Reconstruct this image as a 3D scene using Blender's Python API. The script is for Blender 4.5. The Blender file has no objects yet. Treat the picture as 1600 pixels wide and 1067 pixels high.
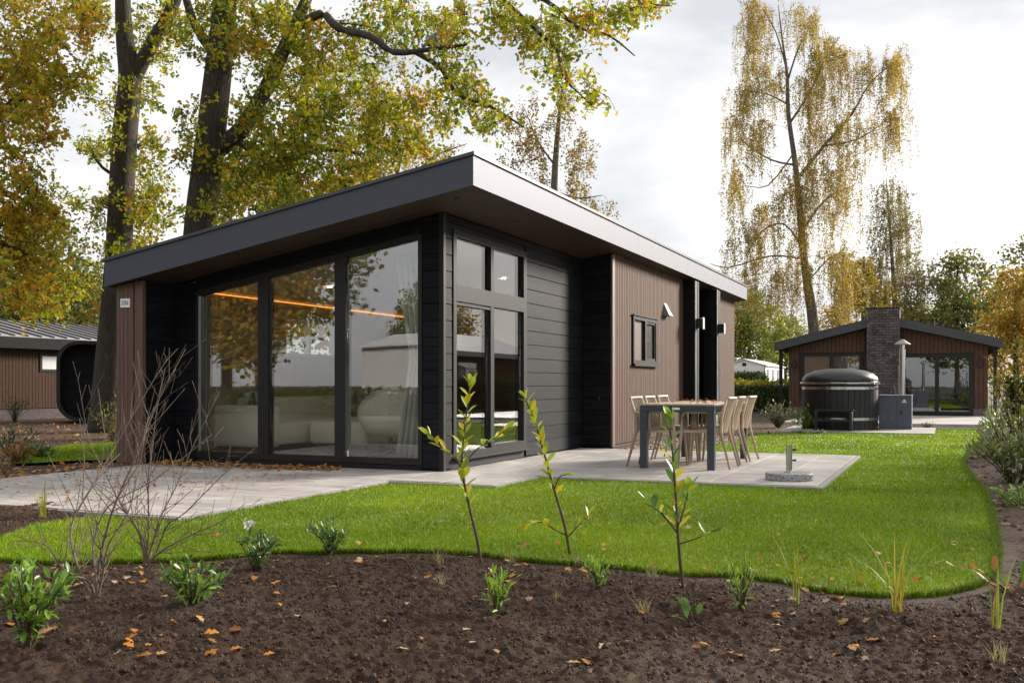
import bpy, math, random
import numpy as np
from mathutils import Vector, Matrix, Euler
random.seed(7); RNG = np.random.default_rng(7)
scene = bpy.context.scene
COL = scene.collection

# ------------------------------------------------------------------ camera, sky, sun, exposure
# world axes = axes of the house: origin at its near wall corner on the paving, +X along the side wall, +Y along the glazed front
FPX, CXP, HYP = 1555.0, 800.0, 600.0
TH = math.atan(680/1555)
FWD = np.array([math.cos(TH), math.sin(TH), 0.0]); RGT = np.array([math.sin(TH), -math.cos(TH), 0.0]); UPV = np.array([0, 0, 1.0])
CAM = np.array([-10.009, -5.237, 0.987])
cam_d = bpy.data.cameras.new('camera'); cam = bpy.data.objects.new('camera', cam_d); COL.objects.link(cam)
cam_d.sensor_width = 36.0; cam_d.lens = 36.0*FPX/1600; cam_d.shift_y = (HYP-533.5)/1600
cam_d.clip_start = 0.05; cam_d.clip_end = 2000
cam.location = CAM; cam.rotation_euler = (math.radians(90), 0, TH-math.radians(90))
scene.camera = cam

SUN_EL, SUN_AZ = math.radians(21), TH-math.radians(56)      # azimuth measured from +X, counter-clockwise
sdir = Vector((math.cos(SUN_AZ)*math.cos(SUN_EL), math.sin(SUN_AZ)*math.cos(SUN_EL), math.sin(SUN_EL)))
sun_d = bpy.data.lights.new('sun', 'SUN'); sun = bpy.data.objects.new('sun', sun_d); COL.objects.link(sun)
sun_d.energy = 4.0; sun_d.angle = math.radians(14); sun_d.color = (1.0, 0.92, 0.81)
sun.rotation_euler = (-sdir).to_track_quat('-Z', 'Y').to_euler(); sun.location = (0, -20, 30)

world = bpy.data.worlds.new('World'); scene.world = world; world.use_nodes = True
nt = world.node_tree; nt.nodes.clear()
def wn(t, **k):
    n = nt.nodes.new(t)
    for a, b in k.items(): setattr(n, a, b)
    return n
w_out = wn('ShaderNodeOutputWorld'); w_bg = wn('ShaderNodeBackground')
sky = wn('ShaderNodeTexSky', sky_type='NISHITA', sun_disc=False, sun_elevation=SUN_EL, sun_rotation=math.radians(90)-SUN_AZ)
tc = wn('ShaderNodeTexCoord'); mp = wn('ShaderNodeMapping'); mp.inputs['Scale'].default_value = (1.0, 1.0, 2.6); mp.inputs['Location'].default_value = (3.1, 1.7, 0.4)
n1 = wn('ShaderNodeTexNoise'); n1.inputs['Scale'].default_value = 2.1; n1.inputs['Detail'].default_value = 7; n1.inputs['Roughness'].default_value = 0.55; n1.inputs['Distortion'].default_value = 0.35
r1 = wn('ShaderNodeValToRGB'); r1.color_ramp.elements[0].position = 0.36; r1.color_ramp.elements[0].color = (0.345, 0.35, 0.36, 1)
r1.color_ramp.elements[1].position = 0.60; r1.color_ramp.elements[1].color = (0.60, 0.59, 0.575, 1)
n2 = wn('ShaderNodeTexNoise'); n2.inputs['Scale'].default_value = 1.3; n2.inputs['Detail'].default_value = 5
r2 = wn('ShaderNodeValToRGB'); r2.color_ramp.elements[0].position = 0.60; r2.color_ramp.elements[0].color = (.08, .08, .08, 1); r2.color_ramp.elements[1].position = 0.80; r2.color_ramp.elements[1].color = (1, 1, 1, 1)
sc = wn('ShaderNodeVectorMath', operation='SCALE'); sc.inputs['Scale'].default_value = 0.1
mx = wn('ShaderNodeMix', data_type='RGBA')
L = nt.links.new
L(tc.outputs['Generated'], mp.inputs['Vector']); L(mp.outputs['Vector'], n1.inputs['Vector']); L(mp.outputs['Vector'], n2.inputs['Vector'])
L(n1.outputs['Fac'], r1.inputs['Fac']); L(n2.outputs['Fac'], r2.inputs['Fac'])
L(sky.outputs['Color'], sc.inputs[0])
L(r2.outputs['Color'], mx.inputs[0]); L(r1.outputs['Color'], mx.inputs[6]); L(sc.outputs['Vector'], mx.inputs[7])
L(mx.outputs[2], w_bg.inputs['Color']); w_bg.inputs['Strength'].default_value = 1.0
L(w_bg.outputs[0], w_out.inputs[0])
scene.view_settings.view_transform = 'Standard'; scene.view_settings.look = 'None'
scene.view_settings.exposure = 1.15; scene.view_settings.gamma = 1.0; scene.view_settings.use_curve_mapping = False
scene.render.engine = 'CYCLES'
try:
    scene.cycles.transparent_max_bounces = 24; scene.cycles.max_bounces = 8
except Exception: pass

# ------------------------------------------------------------------ pixel helpers: a pixel gives a direction, the surface it touches gives the distance
def dirn(px, py): return FWD + RGT*((px-CXP)/FPX) + UPV*((HYP-py)/FPX)
def G(px, py, z=0.0):
    d = dirn(px, py); t = (z-CAM[2])/d[2]; return CAM+t*d
def AT(px, py, depth): return CAM+dirn(px, py)*depth
def depth_of(p): return float((np.array(p)-CAM) @ FWD)

# ------------------------------------------------------------------ mesh helpers
class MB:
    def __init__(s): s.v = []; s.f = []
    def add(s, vs, fs):
        o = len(s.v); s.v += [tuple(float(c) for c in p) for p in vs]; s.f += [tuple(i+o for i in f) for f in fs]; return s
    def box(s, x0, x1, y0, y1, z0, z1):
        return s.add([(x0,y0,z0),(x1,y0,z0),(x1,y1,z0),(x0,y1,z0),(x0,y0,z1),(x1,y0,z1),(x1,y1,z1),(x0,y1,z1)],
                     [(3,2,1,0),(4,5,6,7),(0,1,5,4),(1,2,6,5),(2,3,7,6),(3,0,4,7)])
    def cbox(s, x0, x1, y0, y1, z0, z1, c=0.006):
        # box with chamfered vertical and top edges
        def ring(i, z): return [(x0+i+c,y0+i,z),(x1-i-c,y0+i,z),(x1-i,y0+i+c,z),(x1-i,y1-i-c,z),(x1-i-c,y1-i,z),(x0+i+c,y1-i,z),(x0+i,y1-i-c,z),(x0+i,y0+i+c,z)]
        vs = ring(0, z0)+ring(0, z1-c)+ring(c*0.8, z1); n = 8; fs = [tuple(range(n-1, -1, -1)), tuple(range(2*n, 3*n))]
        for k in range(2):
            for i in range(n): fs.append((k*n+i, k*n+(i+1) % n, (k+1)*n+(i+1) % n, (k+1)*n+i))
        return s.add(vs, fs)
    def prism_x(s, poly, x0, x1):          # poly in (y,z), counter-clockwise seen from -X or not: recalculated later
        n = len(poly); vs = [(x0,a,b) for a, b in poly]+[(x1,a,b) for a, b in poly]
        fs = [tuple(range(n)), tuple(range(2*n-1, n-1, -1))]+[(i, n+i, n+(i+1) % n, (i+1) % n) for i in range(n)]
        return s.add(vs, fs)
    def prism_y(s, poly, y0, y1):
        n = len(poly); vs = [(a,y0,b) for a, b in poly]+[(a,y1,b) for a, b in poly]
        fs = [tuple(range(n-1, -1, -1)), tuple(range(n, 2*n))]+[(i, (i+1) % n, n+(i+1) % n, n+i) for i in range(n)]
        return s.add(vs, fs)
    def prism_z(s, poly, z0, z1):
        n = len(poly); vs = [(a,b,z0) for a, b in poly]+[(a,b,z1) for a, b in poly]
        fs = [tuple(range(n-1, -1, -1)), tuple(range(n, 2*n))]+[(i, (i+1) % n, n+(i+1) % n, n+i) for i in range(n)]
        return s.add(vs, fs)
    def tube(s, pts, rad, n=6, cap=True):
        pts = [np.array(p, float) for p in pts]
        if not hasattr(rad, '__len__'): rad = [rad]*len(pts)
        vs = []; ref = np.array([0.31, 0.52, 0.79])
        for i, p in enumerate(pts):
            t = pts[min(i+1, len(pts)-1)]-pts[max(i-1, 0)]; t = t/(np.linalg.norm(t)+1e-9)
            r = ref if abs(t @ ref) < 0.9 else np.array([1.0, 0, 0])
            a = np.cross(t, r); a /= np.linalg.norm(a); b = np.cross(t, a)
            for k in range(n):
                w = 2*math.pi*k/n; vs.append(p+rad[i]*(math.cos(w)*a+math.sin(w)*b))
        fs = []
        for i in range(len(pts)-1):
            for k in range(n): fs.append((i*n+k, i*n+(k+1) % n, (i+1)*n+(k+1) % n, (i+1)*n+k))
        if cap: fs.append(tuple(range(n-1, -1, -1))); m = (len(pts)-1)*n; fs.append(tuple(range(m, m+n)))
        return s.add(vs, fs)
    def lathe(s, prof, cx=0, cy=0, n=32):   # prof of (r,z), bottom to top
        vs = []; 
        for r, z in prof:
            for k in range(n): w = 2*math.pi*k/n; vs.append((cx+r*math.cos(w), cy+r*math.sin(w), z))
        fs = []
        for i in range(len(prof)-1):
            for k in range(n): fs.append((i*n+k, i*n+(k+1) % n, (i+1)*n+(k+1) % n, (i+1)*n+k))
        fs.append(tuple(range(n-1, -1, -1))); m = (len(prof)-1)*n; fs.append(tuple(range(m, m+n)))
        return s.add(vs, fs)
    def mesh(s, name, origin=(0,0,0), smooth=False):
        me = bpy.data.meshes.new(name); o = origin
        me.from_pydata([(a-o[0], b-o[1], c-o[2]) for a, b, c in s.v], [], s.f); me.update()
        import bmesh
        bm = bmesh.new(); bm.from_mesh(me); bmesh.ops.recalc_face_normals(bm, faces=bm.faces); bm.to_mesh(me); bm.free()
        if smooth:
            for p in me.polygons: p.use_smooth = True
        return me
def link(name, me, mat=None, parent=None, loc=(0,0,0), rot=(0,0,0)):
    o = bpy.data.objects.new(name, me); COL.objects.link(o); o.location = loc; o.rotation_euler = rot
    if parent is not None: o.parent = parent
    if mat is not None and me is not None and len(me.materials) == 0: me.materials.append(mat)
    return o
def worldloc(o):
    v = np.zeros(3)
    while o is not None: v += np.array(o.location); o = o.parent
    return v
def part(name, mb, mat, parent=None, smooth=False, auto=False):
    """mesh given in world coordinates; parents are never rotated or scaled"""
    org = worldloc(parent) if parent is not None else np.zeros(3)
    me = mb.mesh(name, org, smooth)
    o = link(name, me, mat, parent)
    return o
def tag(o, label, cat, group=None, kind=None):
    o['label'] = label; o['category'] = cat
    if group: o['group'] = group
    if kind: o['kind'] = kind
    return o
def struct(o, label=None):
    o['kind'] = 'structure'
    if label: o['label'] = label
    return o
def thing(name, label, cat, loc=(0,0,0), group=None):
    o = bpy.data.objects.new(name, None); COL.objects.link(o); o.location = loc; o.empty_display_size = 0.1
    return tag(o, label, cat, group)
def single(name, mb, mat, label, cat, group=None, origin=(0,0,0), smooth=False):
    me = mb.mesh(name, origin, smooth); o = link(name, me, mat, None, origin); return tag(o, label, cat, group)
def copy_tree(src, loc, rotz=0.0, label=None, scale=None):
    def cp(o, par):
        c = o.copy(); COL.objects.link(c); c.parent = par
        for ch in list(o.children): cp(ch, c)
        return c
    r = cp(src, None); r.location = loc; r.rotation_euler = (0, 0, rotz)
    if scale: r.scale = (scale, scale, scale)
    if label: r['label'] = label
    return r
def np_mesh(name, V, F, colors=None, smooth=False):
    """V (n,3); F list of (array m x k); optional per-vertex colours"""
    me = bpy.data.meshes.new(name); me.vertices.add(len(V)); me.vertices.foreach_set('co', np.asarray(V, np.float32).ravel())
    if not isinstance(F, (list, tuple)): F = [F]
    F = [np.asarray(f, np.int32) for f in F if len(f)]
    nl = sum(f.size for f in F); npoly = sum(len(f) for f in F)
    me.loops.add(nl); me.polygons.add(npoly)
    me.loops.foreach_set('vertex_index', np.concatenate([f.ravel() for f in F]))
    tot = np.concatenate([np.full(len(f), f.shape[1], np.int32) for f in F]); st = np.concatenate([[0], np.cumsum(tot)[:-1]]).astype(np.int32)
    me.polygons.foreach_set('loop_start', st)
    try: me.polygons.foreach_set('loop_total', tot)
    except Exception: pass
    if smooth: me.polygons.foreach_set('use_smooth', np.ones(npoly, bool))
    me.update(calc_edges=True); me.validate()
    if colors is not None:
        a = me.color_attributes.new('Col', 'FLOAT_COLOR', 'POINT'); c = np.ones((len(V), 4), np.float32); c[:, :3] = colors
        a.data.foreach_set('color', c.ravel())
    return me
def rand_rot(n, rng=RNG, tilt=None):
    """random rotation matrices; tilt limits how far the local z axis leans from vertical"""
    if tilt is None:
        q = rng.normal(size=(n, 4)); q /= np.linalg.norm(q, axis=1)[:, None]
        w, x, y, z = q.T
        return np.stack([1-2*(y*y+z*z), 2*(x*y-z*w), 2*(x*z+y*w), 2*(x*y+z*w), 1-2*(x*x+z*z), 2*(y*z-x*w), 2*(x*z-y*w), 2*(y*z+x*w), 1-2*(x*x+y*y)], 1).reshape(n, 3, 3)
    a = rng.uniform(0, 2*np.pi, n); b = rng.uniform(0, 2*np.pi, n); t = rng.normal(0, tilt, n)
    def rz(t): c, s = np.cos(t), np.sin(t); z = np.zeros(n); o = np.ones(n); return np.stack([c,-s,z,s,c,z,z,z,o], 1).reshape(n,3,3)
    def rx(t): c, s = np.cos(t), np.sin(t); z = np.zeros(n); o = np.ones(n); return np.stack([o,z,z,z,c,-s,z,s,c], 1).reshape(n,3,3)
    return rz(a) @ rx(t) @ rz(b)
def scatter(tmplV, tmplF, pos, rot, size, cols=None):
    """stamp a template; returns V, F, C"""
    tv = np.asarray(tmplV, float); k = len(tv); n = len(pos)
    V = np.einsum('nij,kj->nki', rot, tv)*np.asarray(size).reshape(-1, 1, 1)+pos[:, None, :]
    F = [(np.asarray(f)[None, :, :]+(np.arange(n)*k)[:, None, None]).reshape(-1, np.asarray(f).shape[1]) for f in tmplF]
    C = None if cols is None else np.repeat(cols, k, axis=0)
    return V.reshape(-1, 3), F, C
# leaf templates (lying in xy, stalk at origin, tip at +y)
OAK_V = [(0,0,0),(.13,.2,.03),(.30,.33,.06),(.17,.47,.04),(.33,.68,.07),(.15,.8,.03),(0,1,0),(-.15,.8,.03),(-.33,.68,.07),(-.17,.47,.04),(-.30,.33,.06),(-.13,.2,.03)]
OAK_F = [np.array([(0,1,11)]), np.array([(1,2,3,9),(9,10,11,1),(3,4,5,7),(7,8,9,3)]), np.array([(5,6,7)])]
OAKS_V = [(0,0,0),(.30,.30,.06),(.15,.5,.0),(.32,.72,.07),(0,1,0),(-.32,.72,.07),(-.15,.5,.0),(-.30,.30,.06)]
OAKS_F = [np.array([(0,1,2,6),(6,2,3,4)]), np.array([(0,6,7),(4,5,6)])]
RHO_V = [(0,0,0),(.36,.45,.05),(0,1,0),(-.36,.45,.05)]; RHO_F = [np.array([(0,1,2,3)])]
LAU_V = [(0,0,0),(.13,.25,.05),(0,.25,0),(-.13,.25,.05),(.2,.58,.06),(0,.58,-.01),(-.2,.58,.06),(.12,.85,.03),(0,.85,-.03),(-.12,.85,.03),(0,1,-.06)]
LAU_F = [np.array([(0,1,2),(0,2,3),(7,10,8),(8,10,9)]), np.array([(1,4,5,2),(2,5,6,3),(4,7,8,5),(5,8,9,6)])]

# value noise
def vnoise(x, y, seed=0):
    xi = np.floor(x).astype(np.int64); yi = np.floor(y).astype(np.int64); fx = x-xi; fy = y-yi
    fx = fx*fx*(3-2*fx); fy = fy*fy*(3-2*fy)
    def h(a, b):
        n = (a*374761393+b*668265263+seed*1442695041) & 0xffffffff; n = ((n ^ (n >> 13))*1274126177) & 0xffffffff; return ((n ^ (n >> 16)) & 0xffff)/65535.0
    return (h(xi,yi)*(1-fx)+h(xi+1,yi)*fx)*(1-fy)+(h(xi,yi+1)*(1-fx)+h(xi+1,yi+1)*fx)*fy
def fbm(x, y, o=4, seed=0):
    s = 0; a = 1.0; t = 0
    for i in range(o): s = s+a*vnoise(x*2**i, y*2**i, seed+i); t += a; a *= 0.5
    return s/t
def in_poly(P, poly):
    x, y = P[:, 0], P[:, 1]; c = np.zeros(len(P), bool); n = len(poly)
    for i in range(n):
        x1, y1 = poly[i]; x2, y2 = poly[(i+1) % n]
        if y1 == y2: continue
        m = ((y1 > y) != (y2 > y)) & (x < (x2-x1)*(y-y1)/(y2-y1)+x1); c ^= m
    return c
def dist_poly(P, poly, closed=True):
    d = np.full(len(P), 1e9); n = len(poly)
    for i in range(n if closed else n-1):
        a = np.array(poly[i]); b = np.array(poly[(i+1) % n]); ab = b-a; t = np.clip(((P-a) @ ab)/(ab @ ab+1e-12), 0, 1)
        d = np.minimum(d, np.linalg.norm(P-(a+t[:, None]*ab), axis=1))
    return d
def smooth_line(pts, k=4):
    pts = [np.array(p, float) for p in pts]; out = []
    for i in range(len(pts)-1):
        p0 = pts[max(i-1, 0)]; p1 = pts[i]; p2 = pts[i+1]; p3 = pts[min(i+2, len(pts)-1)]
        for j in range(k):
            t = j/k; out.append(0.5*((2*p1)+(-p0+p2)*t+(2*p0-5*p1+4*p2-p3)*t*t+(-p0+3*p1-3*p2+p3)*t**3))
    out.append(pts[-1]); return out

# ------------------------------------------------------------------ materials
MATS = {}
def new_mat(name):
    m = bpy.data.materials.new(name); m.use_nodes = True; t = m.node_tree; t.nodes.clear()
    o = t.nodes.new('ShaderNodeOutputMaterial'); b = t.nodes.new('ShaderNodeBsdfPrincipled'); t.links.new(b.outputs[0], o.inputs[0])
    MATS[name] = m; return m, t, b
def mat(name, col, rough=0.6, metal=0.0, var=0.15, scale=6.0, stretch=(1,1,1), bump=0.0, bscale=None, spec=None, objrand=0.0, coords='Object', detail=5, col2=None, bdist=0.01, stain=0.0):
    m, t, b = new_mat(name); N = t.nodes.new; K = t.links.new
    b.inputs['Roughness'].default_value = rough; b.inputs['Metallic'].default_value = metal
    if spec is not None: b.inputs['Specular IOR Level'].default_value = spec
    c = np.array(col); c2 = np.array(col2) if col2 is not None else None
    tcn = N('ShaderNodeTexCoord'); mpn = N('ShaderNodeMapping'); mpn.inputs['Scale'].default_value = stretch
    K(tcn.outputs[coords], mpn.inputs['Vector'])
    nz = N('ShaderNodeTexNoise'); nz.inputs['Scale'].default_value = scale; nz.inputs['Detail'].default_value = detail; nz.inputs['Roughness'].default_value = 0.6
    K(mpn.outputs['Vector'], nz.inputs['Vector'])
    rp = N('ShaderNodeValToRGB'); rp.color_ramp.elements[0].position = 0.3; rp.color_ramp.elements[1].position = 0.7
    lo = c*(1-var); hi = c*(1+var)
    if c2 is not None: lo, hi = c, c2
    rp.color_ramp.elements[0].color = (*[float(min(1, v)) for v in lo], 1); rp.color_ramp.elements[1].color = (*[float(min(1, v)) for v in hi], 1)
    K(nz.outputs['Fac'], rp.inputs['Fac']); last = rp.outputs['Color']
    if objrand > 0:
        oi = N('ShaderNodeObjectInfo'); hs = N('ShaderNodeHueSaturation'); mr = N('ShaderNodeMapRange')
        mr.inputs['To Min'].default_value = 1-objrand; mr.inputs['To Max'].default_value = 1+objrand
        K(oi.outputs['Random'], mr.inputs['Value']); K(mr.outputs['Result'], hs.inputs['Value']); K(last, hs.inputs['Color']); last = hs.outputs['Color']
        ad = N('ShaderNodeVectorMath'); ad.operation = 'ADD'; sc2 = N('ShaderNodeVectorMath'); sc2.operation = 'SCALE'; sc2.inputs['Scale'].default_value = 37.0
        cb = N('ShaderNodeCombineXYZ'); K(oi.outputs['Random'], cb.inputs[0]); K(oi.outputs['Random'], cb.inputs[1]); K(oi.outputs['Random'], cb.inputs[2])
        K(cb.outputs[0], sc2.inputs[0]); K(tcn.outputs[coords], ad.inputs[0]); K(sc2.outputs['Vector'], ad.inputs[1]); K(ad.outputs['Vector'], mpn.inputs['Vector'])
    if stain > 0:      # weathering marks that run on across neighbouring pieces
        ge = N('ShaderNodeNewGeometry'); ns = N('ShaderNodeTexNoise'); ns.inputs['Scale'].default_value = 1.1; ns.inputs['Detail'].default_value = 8; ns.inputs['Roughness'].default_value = .68; K(ge.outputs['Position'], ns.inputs['Vector'])
        ms_ = N('ShaderNodeMapRange'); ms_.inputs['From Min'].default_value = .38; ms_.inputs['From Max'].default_value = .62; ms_.inputs['To Min'].default_value = 1-stain; ms_.inputs['To Max'].default_value = 1.0; K(ns.outputs['Fac'], ms_.inputs['Value'])
        h2 = N('ShaderNodeHueSaturation'); K(ms_.outputs['Result'], h2.inputs['Value']); K(last, h2.inputs['Color']); last = h2.outputs['Color']
    K(last, b.inputs['Base Color'])
    if bump > 0:
        bp = N('ShaderNodeBump'); bp.inputs['Strength'].default_value = bump; bp.inputs['Distance'].default_value = bdist
        if bscale:
            nb = N('ShaderNodeTexNoise'); nb.inputs['Scale'].default_value = bscale; nb.inputs['Detail'].default_value = 6; K(mpn.outputs['Vector'], nb.inputs['Vector']); K(nb.outputs['Fac'], bp.inputs['Height'])
        else: K(nz.outputs['Fac'], bp.inputs['Height'])
        K(bp.outputs['Normal'], b.inputs['Normal'])
    return m
def leaf_mat(name, trans=0.35, rough=0.5, sheen=0.3):
    m, t, b = new_mat(name); N = t.nodes.new; K = t.links.new
    a = N('ShaderNodeVertexColor'); a.layer_name = 'Col'; K(a.outputs['Color'], b.inputs['Base Color']); b.inputs['Roughness'].default_value = rough
    b.inputs['Specular IOR Level'].default_value = sheen
    tr = N('ShaderNodeBsdfTranslucent'); K(a.outputs['Color'], tr.inputs['Color']); mxs = N('ShaderNodeMixShader'); mxs.inputs[0].default_value = trans
    out = [n for n in t.nodes if n.type == 'OUTPUT_MATERIAL'][0]; K(b.outputs[0], mxs.inputs[1]); K(tr.outputs[0], mxs.inputs[2]); K(mxs.outputs[0], out.inputs[0]); return m
def glass_mat(name, ior=1.9, tint=(0.86, 0.88, 0.87)):
    m = bpy.data.materials.new(name); m.use_nodes = True; t = m.node_tree; t.nodes.clear(); N = t.nodes.new; K = t.links.new
    o = N('ShaderNodeOutputMaterial'); fr = N('ShaderNodeFresnel'); fr.inputs['IOR'].default_value = ior
    tr = N('ShaderNodeBsdfTransparent'); tr.inputs['Color'].default_value = (*tint, 1); gl = N('ShaderNodeBsdfGlossy'); gl.inputs['Roughness'].default_value = 0.0; gl.inputs['Color'].default_value = (0.95, 0.96, 1, 1)
    geo = N('ShaderNodeNewGeometry'); ms = N('ShaderNodeMixShader')
    # faint waviness of real panes
    nz = N('ShaderNodeTexNoise'); nz.inputs['Scale'].default_value = 1.2; bp = N('ShaderNodeBump'); bp.inputs['Strength'].default_value = 0.02; bp.inputs['Distance'].default_value = 0.05
    K(nz.outputs['Fac'], bp.inputs['Height']); K(bp.outputs['Normal'], gl.inputs['Normal'])
    mi = N('ShaderNodeMix'); mi.inputs[2].default_value = ior; mi.inputs[3].default_value = 1/ior; K(geo.outputs['Backfacing'], mi.inputs[0]); K(mi.outputs[0], fr.inputs['IOR'])   # same reflectance at both faces of the pane
    K(fr.outputs[0], ms.inputs[0]); K(tr.outputs[0], ms.inputs[1]); K(gl.outputs[0], ms.inputs[2]); K(ms.outputs[0], o.inputs[0]); MATS[name] = m; return m

M_BLACKW = mat('black_stained_timber', (0.0075, 0.0081, 0.0105), 0.6, var=0.85, scale=3.0, stretch=(1.2, 9, 22), bump=0.25, objrand=0.3, bdist=0.006, spec=0.12)
M_BLACKWALL = mat('black_wall', (0.006, 0.0064, 0.0075), 0.7, spec=0.3)
M_BROWN = mat('brown_composite_cladding', (0.084, 0.048, 0.030), 0.75, var=0.3, scale=4, stretch=(14, 14, 1.2), bump=0.15, bdist=0.003, spec=0.2)
M_BROWNP = mat('brown_post_board', (0.105, 0.058, 0.040), 0.55, var=0.22, scale=4, stretch=(14, 14, 1.0), bump=0.15, objrand=0.12, bdist=0.003)
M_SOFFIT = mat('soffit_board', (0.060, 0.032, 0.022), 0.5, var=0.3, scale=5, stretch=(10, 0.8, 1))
M_FASCIA = mat('anthracite_fascia', (0.062, 0.066, 0.092), 0.58, metal=0.42, var=0.05, scale=60, bump=0.03, spec=0.6)
M_TRIM = mat('dark_roof_trim', (0.045, 0.046, 0.052), 0.4, var=0.1)
M_ROOF = mat('roof_membrane', (0.05, 0.05, 0.055), 0.8)
M_FRAME = mat('black_window_frame', (0.009, 0.0087, 0.009), 0.45, var=0.1, spec=0.35)
M_FRAMEG = mat('grey_window_frame', (0.017, 0.0165, 0.017), 0.5, var=0.1, spec=0.15)
M_ALU = mat('aluminium_strip', (0.42, 0.43, 0.44), 0.35, metal=0.9, var=0.05)
M_STEEL = mat('brushed_steel', (0.55, 0.55, 0.54), 0.22, metal=1.0, var=0.06, scale=30, stretch=(1, 1, 12))
M_GLASS = glass_mat('window_glass', 2.0, (.95, .96, .95))
M_GLASSR = glass_mat('window_glass_dark', 2.0, (0.8, 0.82, 0.81))
M_INWALL = mat('interior_wall', (0.27, 0.205, 0.15), 0.8, var=0.04)
M_INCEIL = mat('interior_ceiling', (0.62, 0.58, 0.52), 0.8, var=0.03)
M_INFLOOR = mat('interior_oak_floor', (0.15, 0.115, 0.085), 0.4, var=0.25, scale=3, stretch=(1, 9, 1))
M_FABRIC = mat('cream_boucle', (0.72, 0.67, 0.58), 0.95, var=0.10, scale=45, bump=0.5, bdist=0.01)
M_CURTAIN = mat('grey_curtain', (0.42, 0.42, 0.43), 0.9, var=0.06)
M_WALNUT = mat('dark_walnut', (0.075, 0.043, 0.026), 0.45, var=0.4, scale=4, stretch=(1, 8, 8))
M_TILE = mat('wood_look_tile', (0.28, 0.262, 0.255), 0.6, scale=2.0, stretch=(8, 0.5, 1), objrand=0.14, stain=0.32, col2=(0.585, 0.535, 0.488), bump=0.06, detail=7, bdist=0.003)
M_KERB = mat('concrete_edging', (0.25, 0.24, 0.23), 0.85, var=0.2, scale=20, bump=0.2)
M_LAWN = mat('lawn_turf', (0.075, 0.125, 0.006), 0.9, scale=7, col2=(0.13, 0.21, 0.008))
M_GROUND = mat('ground_cover', (0.045, 0.035, 0.022), 0.95, scale=0.35, col2=(0.05, 0.07, 0.016), coords='Object')
M_TABLE = mat('anthracite_table_frame', (0.030, 0.036, 0.046), 0.4, var=0.08)
M_TOP = mat('brown_table_slat', (0.34, 0.25, 0.19), 0.55, var=0.15, scale=6, stretch=(1, 9, 9), objrand=0.08)
M_CHAIR = mat('beige_resin', (0.40, 0.315, 0.225), 0.5, var=0.05, objrand=0.04)
M_GRANITE = mat('speckled_granite', (0.05, 0.052, 0.056), 0.55, scale=75, col2=(0.42, 0.42, 0.42), detail=1)
M_BLACKP = mat('black_plastic', (0.012, 0.012, 0.013), 0.45, var=0.1)
M_TUB = mat('black_tub_boards', (0.010, 0.0105, 0.012), 0.6, var=0.5, scale=3, stretch=(12, 12, 1))
M_LID = mat('black_vinyl_lid', (0.014, 0.015, 0.017), 0.42, var=0.1)
M_BLUEBOX = mat('slate_blue_coated_steel', (0.055, 0.066, 0.096), 0.45, var=0.06)
M_WHITE = mat('white_paint', (0.78, 0.78, 0.77), 0.55, var=0.03)
M_SILVER = mat('satin_silver', (0.30, 0.30, 0.30), 0.6, metal=0.4, var=0.04)
M_BRICK = mat('dark_brick', (0.085, 0.066, 0.066), 0.8, var=0.35, scale=14, objrand=0.5, bump=0.3)
M_MORTAR = mat('grey_mortar', (0.20, 0.19, 0.185), 0.9, var=0.1)
M_ROOFMETAL = mat('standing_seam_zinc', (0.38, 0.36, 0.36), 0.4, metal=0.3, var=0.06)
M_BARK = mat('oak_bark', (0.050, 0.041, 0.031), 0.95, var=0.55, scale=7, stretch=(5, 5, 0.9), bump=0.9, bdist=0.05)
M_BIRCHB = mat('birch_bark', (0.06, 0.05, 0.04), 0.9, scale=5, stretch=(1, 1, 3), col2=(0.19, 0.17, 0.145), bump=0.3)
M_TWIG = mat('twig_bark', (0.10, 0.072, 0.055), 0.85, var=0.35, scale=9)
M_SHRUBW = mat('bare_shrub_bark', (0.17, 0.125, 0.095), 0.8, var=0.4, scale=12)
M_STEM = mat('sapling_stem', (0.075, 0.040, 0.026), 0.7, var=0.35, scale=14)
M_LEAF = leaf_mat('leaf', 0.5)
M_LEAFG = leaf_mat('glossy_leaf', 0.30, 0.35, 0.5)
M_DRY = leaf_mat('dry_leaf', 0.12, 0.7, 0.2)
M_GRASS = leaf_mat('grass_blade', 0.35, 0.5, 0.25)
M_BLUESIGN = mat('blue_digits', (0.02, 0.10, 0.22), 0.5, var=0)
def emit(name, col, s):
    m = bpy.data.materials.new(name); m.use_nodes = True; t = m.node_tree; t.nodes.clear(); e = t.nodes.new('ShaderNodeEmission'); o = t.nodes.new('ShaderNodeOutputMaterial')
    e.inputs[0].default_value = (*col, 1); e.inputs[1].default_value = s; t.links.new(e.outputs[0], o.inputs[0]); return m
M_LED = emit('amber_led', (1.0, 0.34, 0.05), 1.0); M_SPOT = emit('warm_spot', (1.0, 0.72, 0.42), 22.0)
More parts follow.
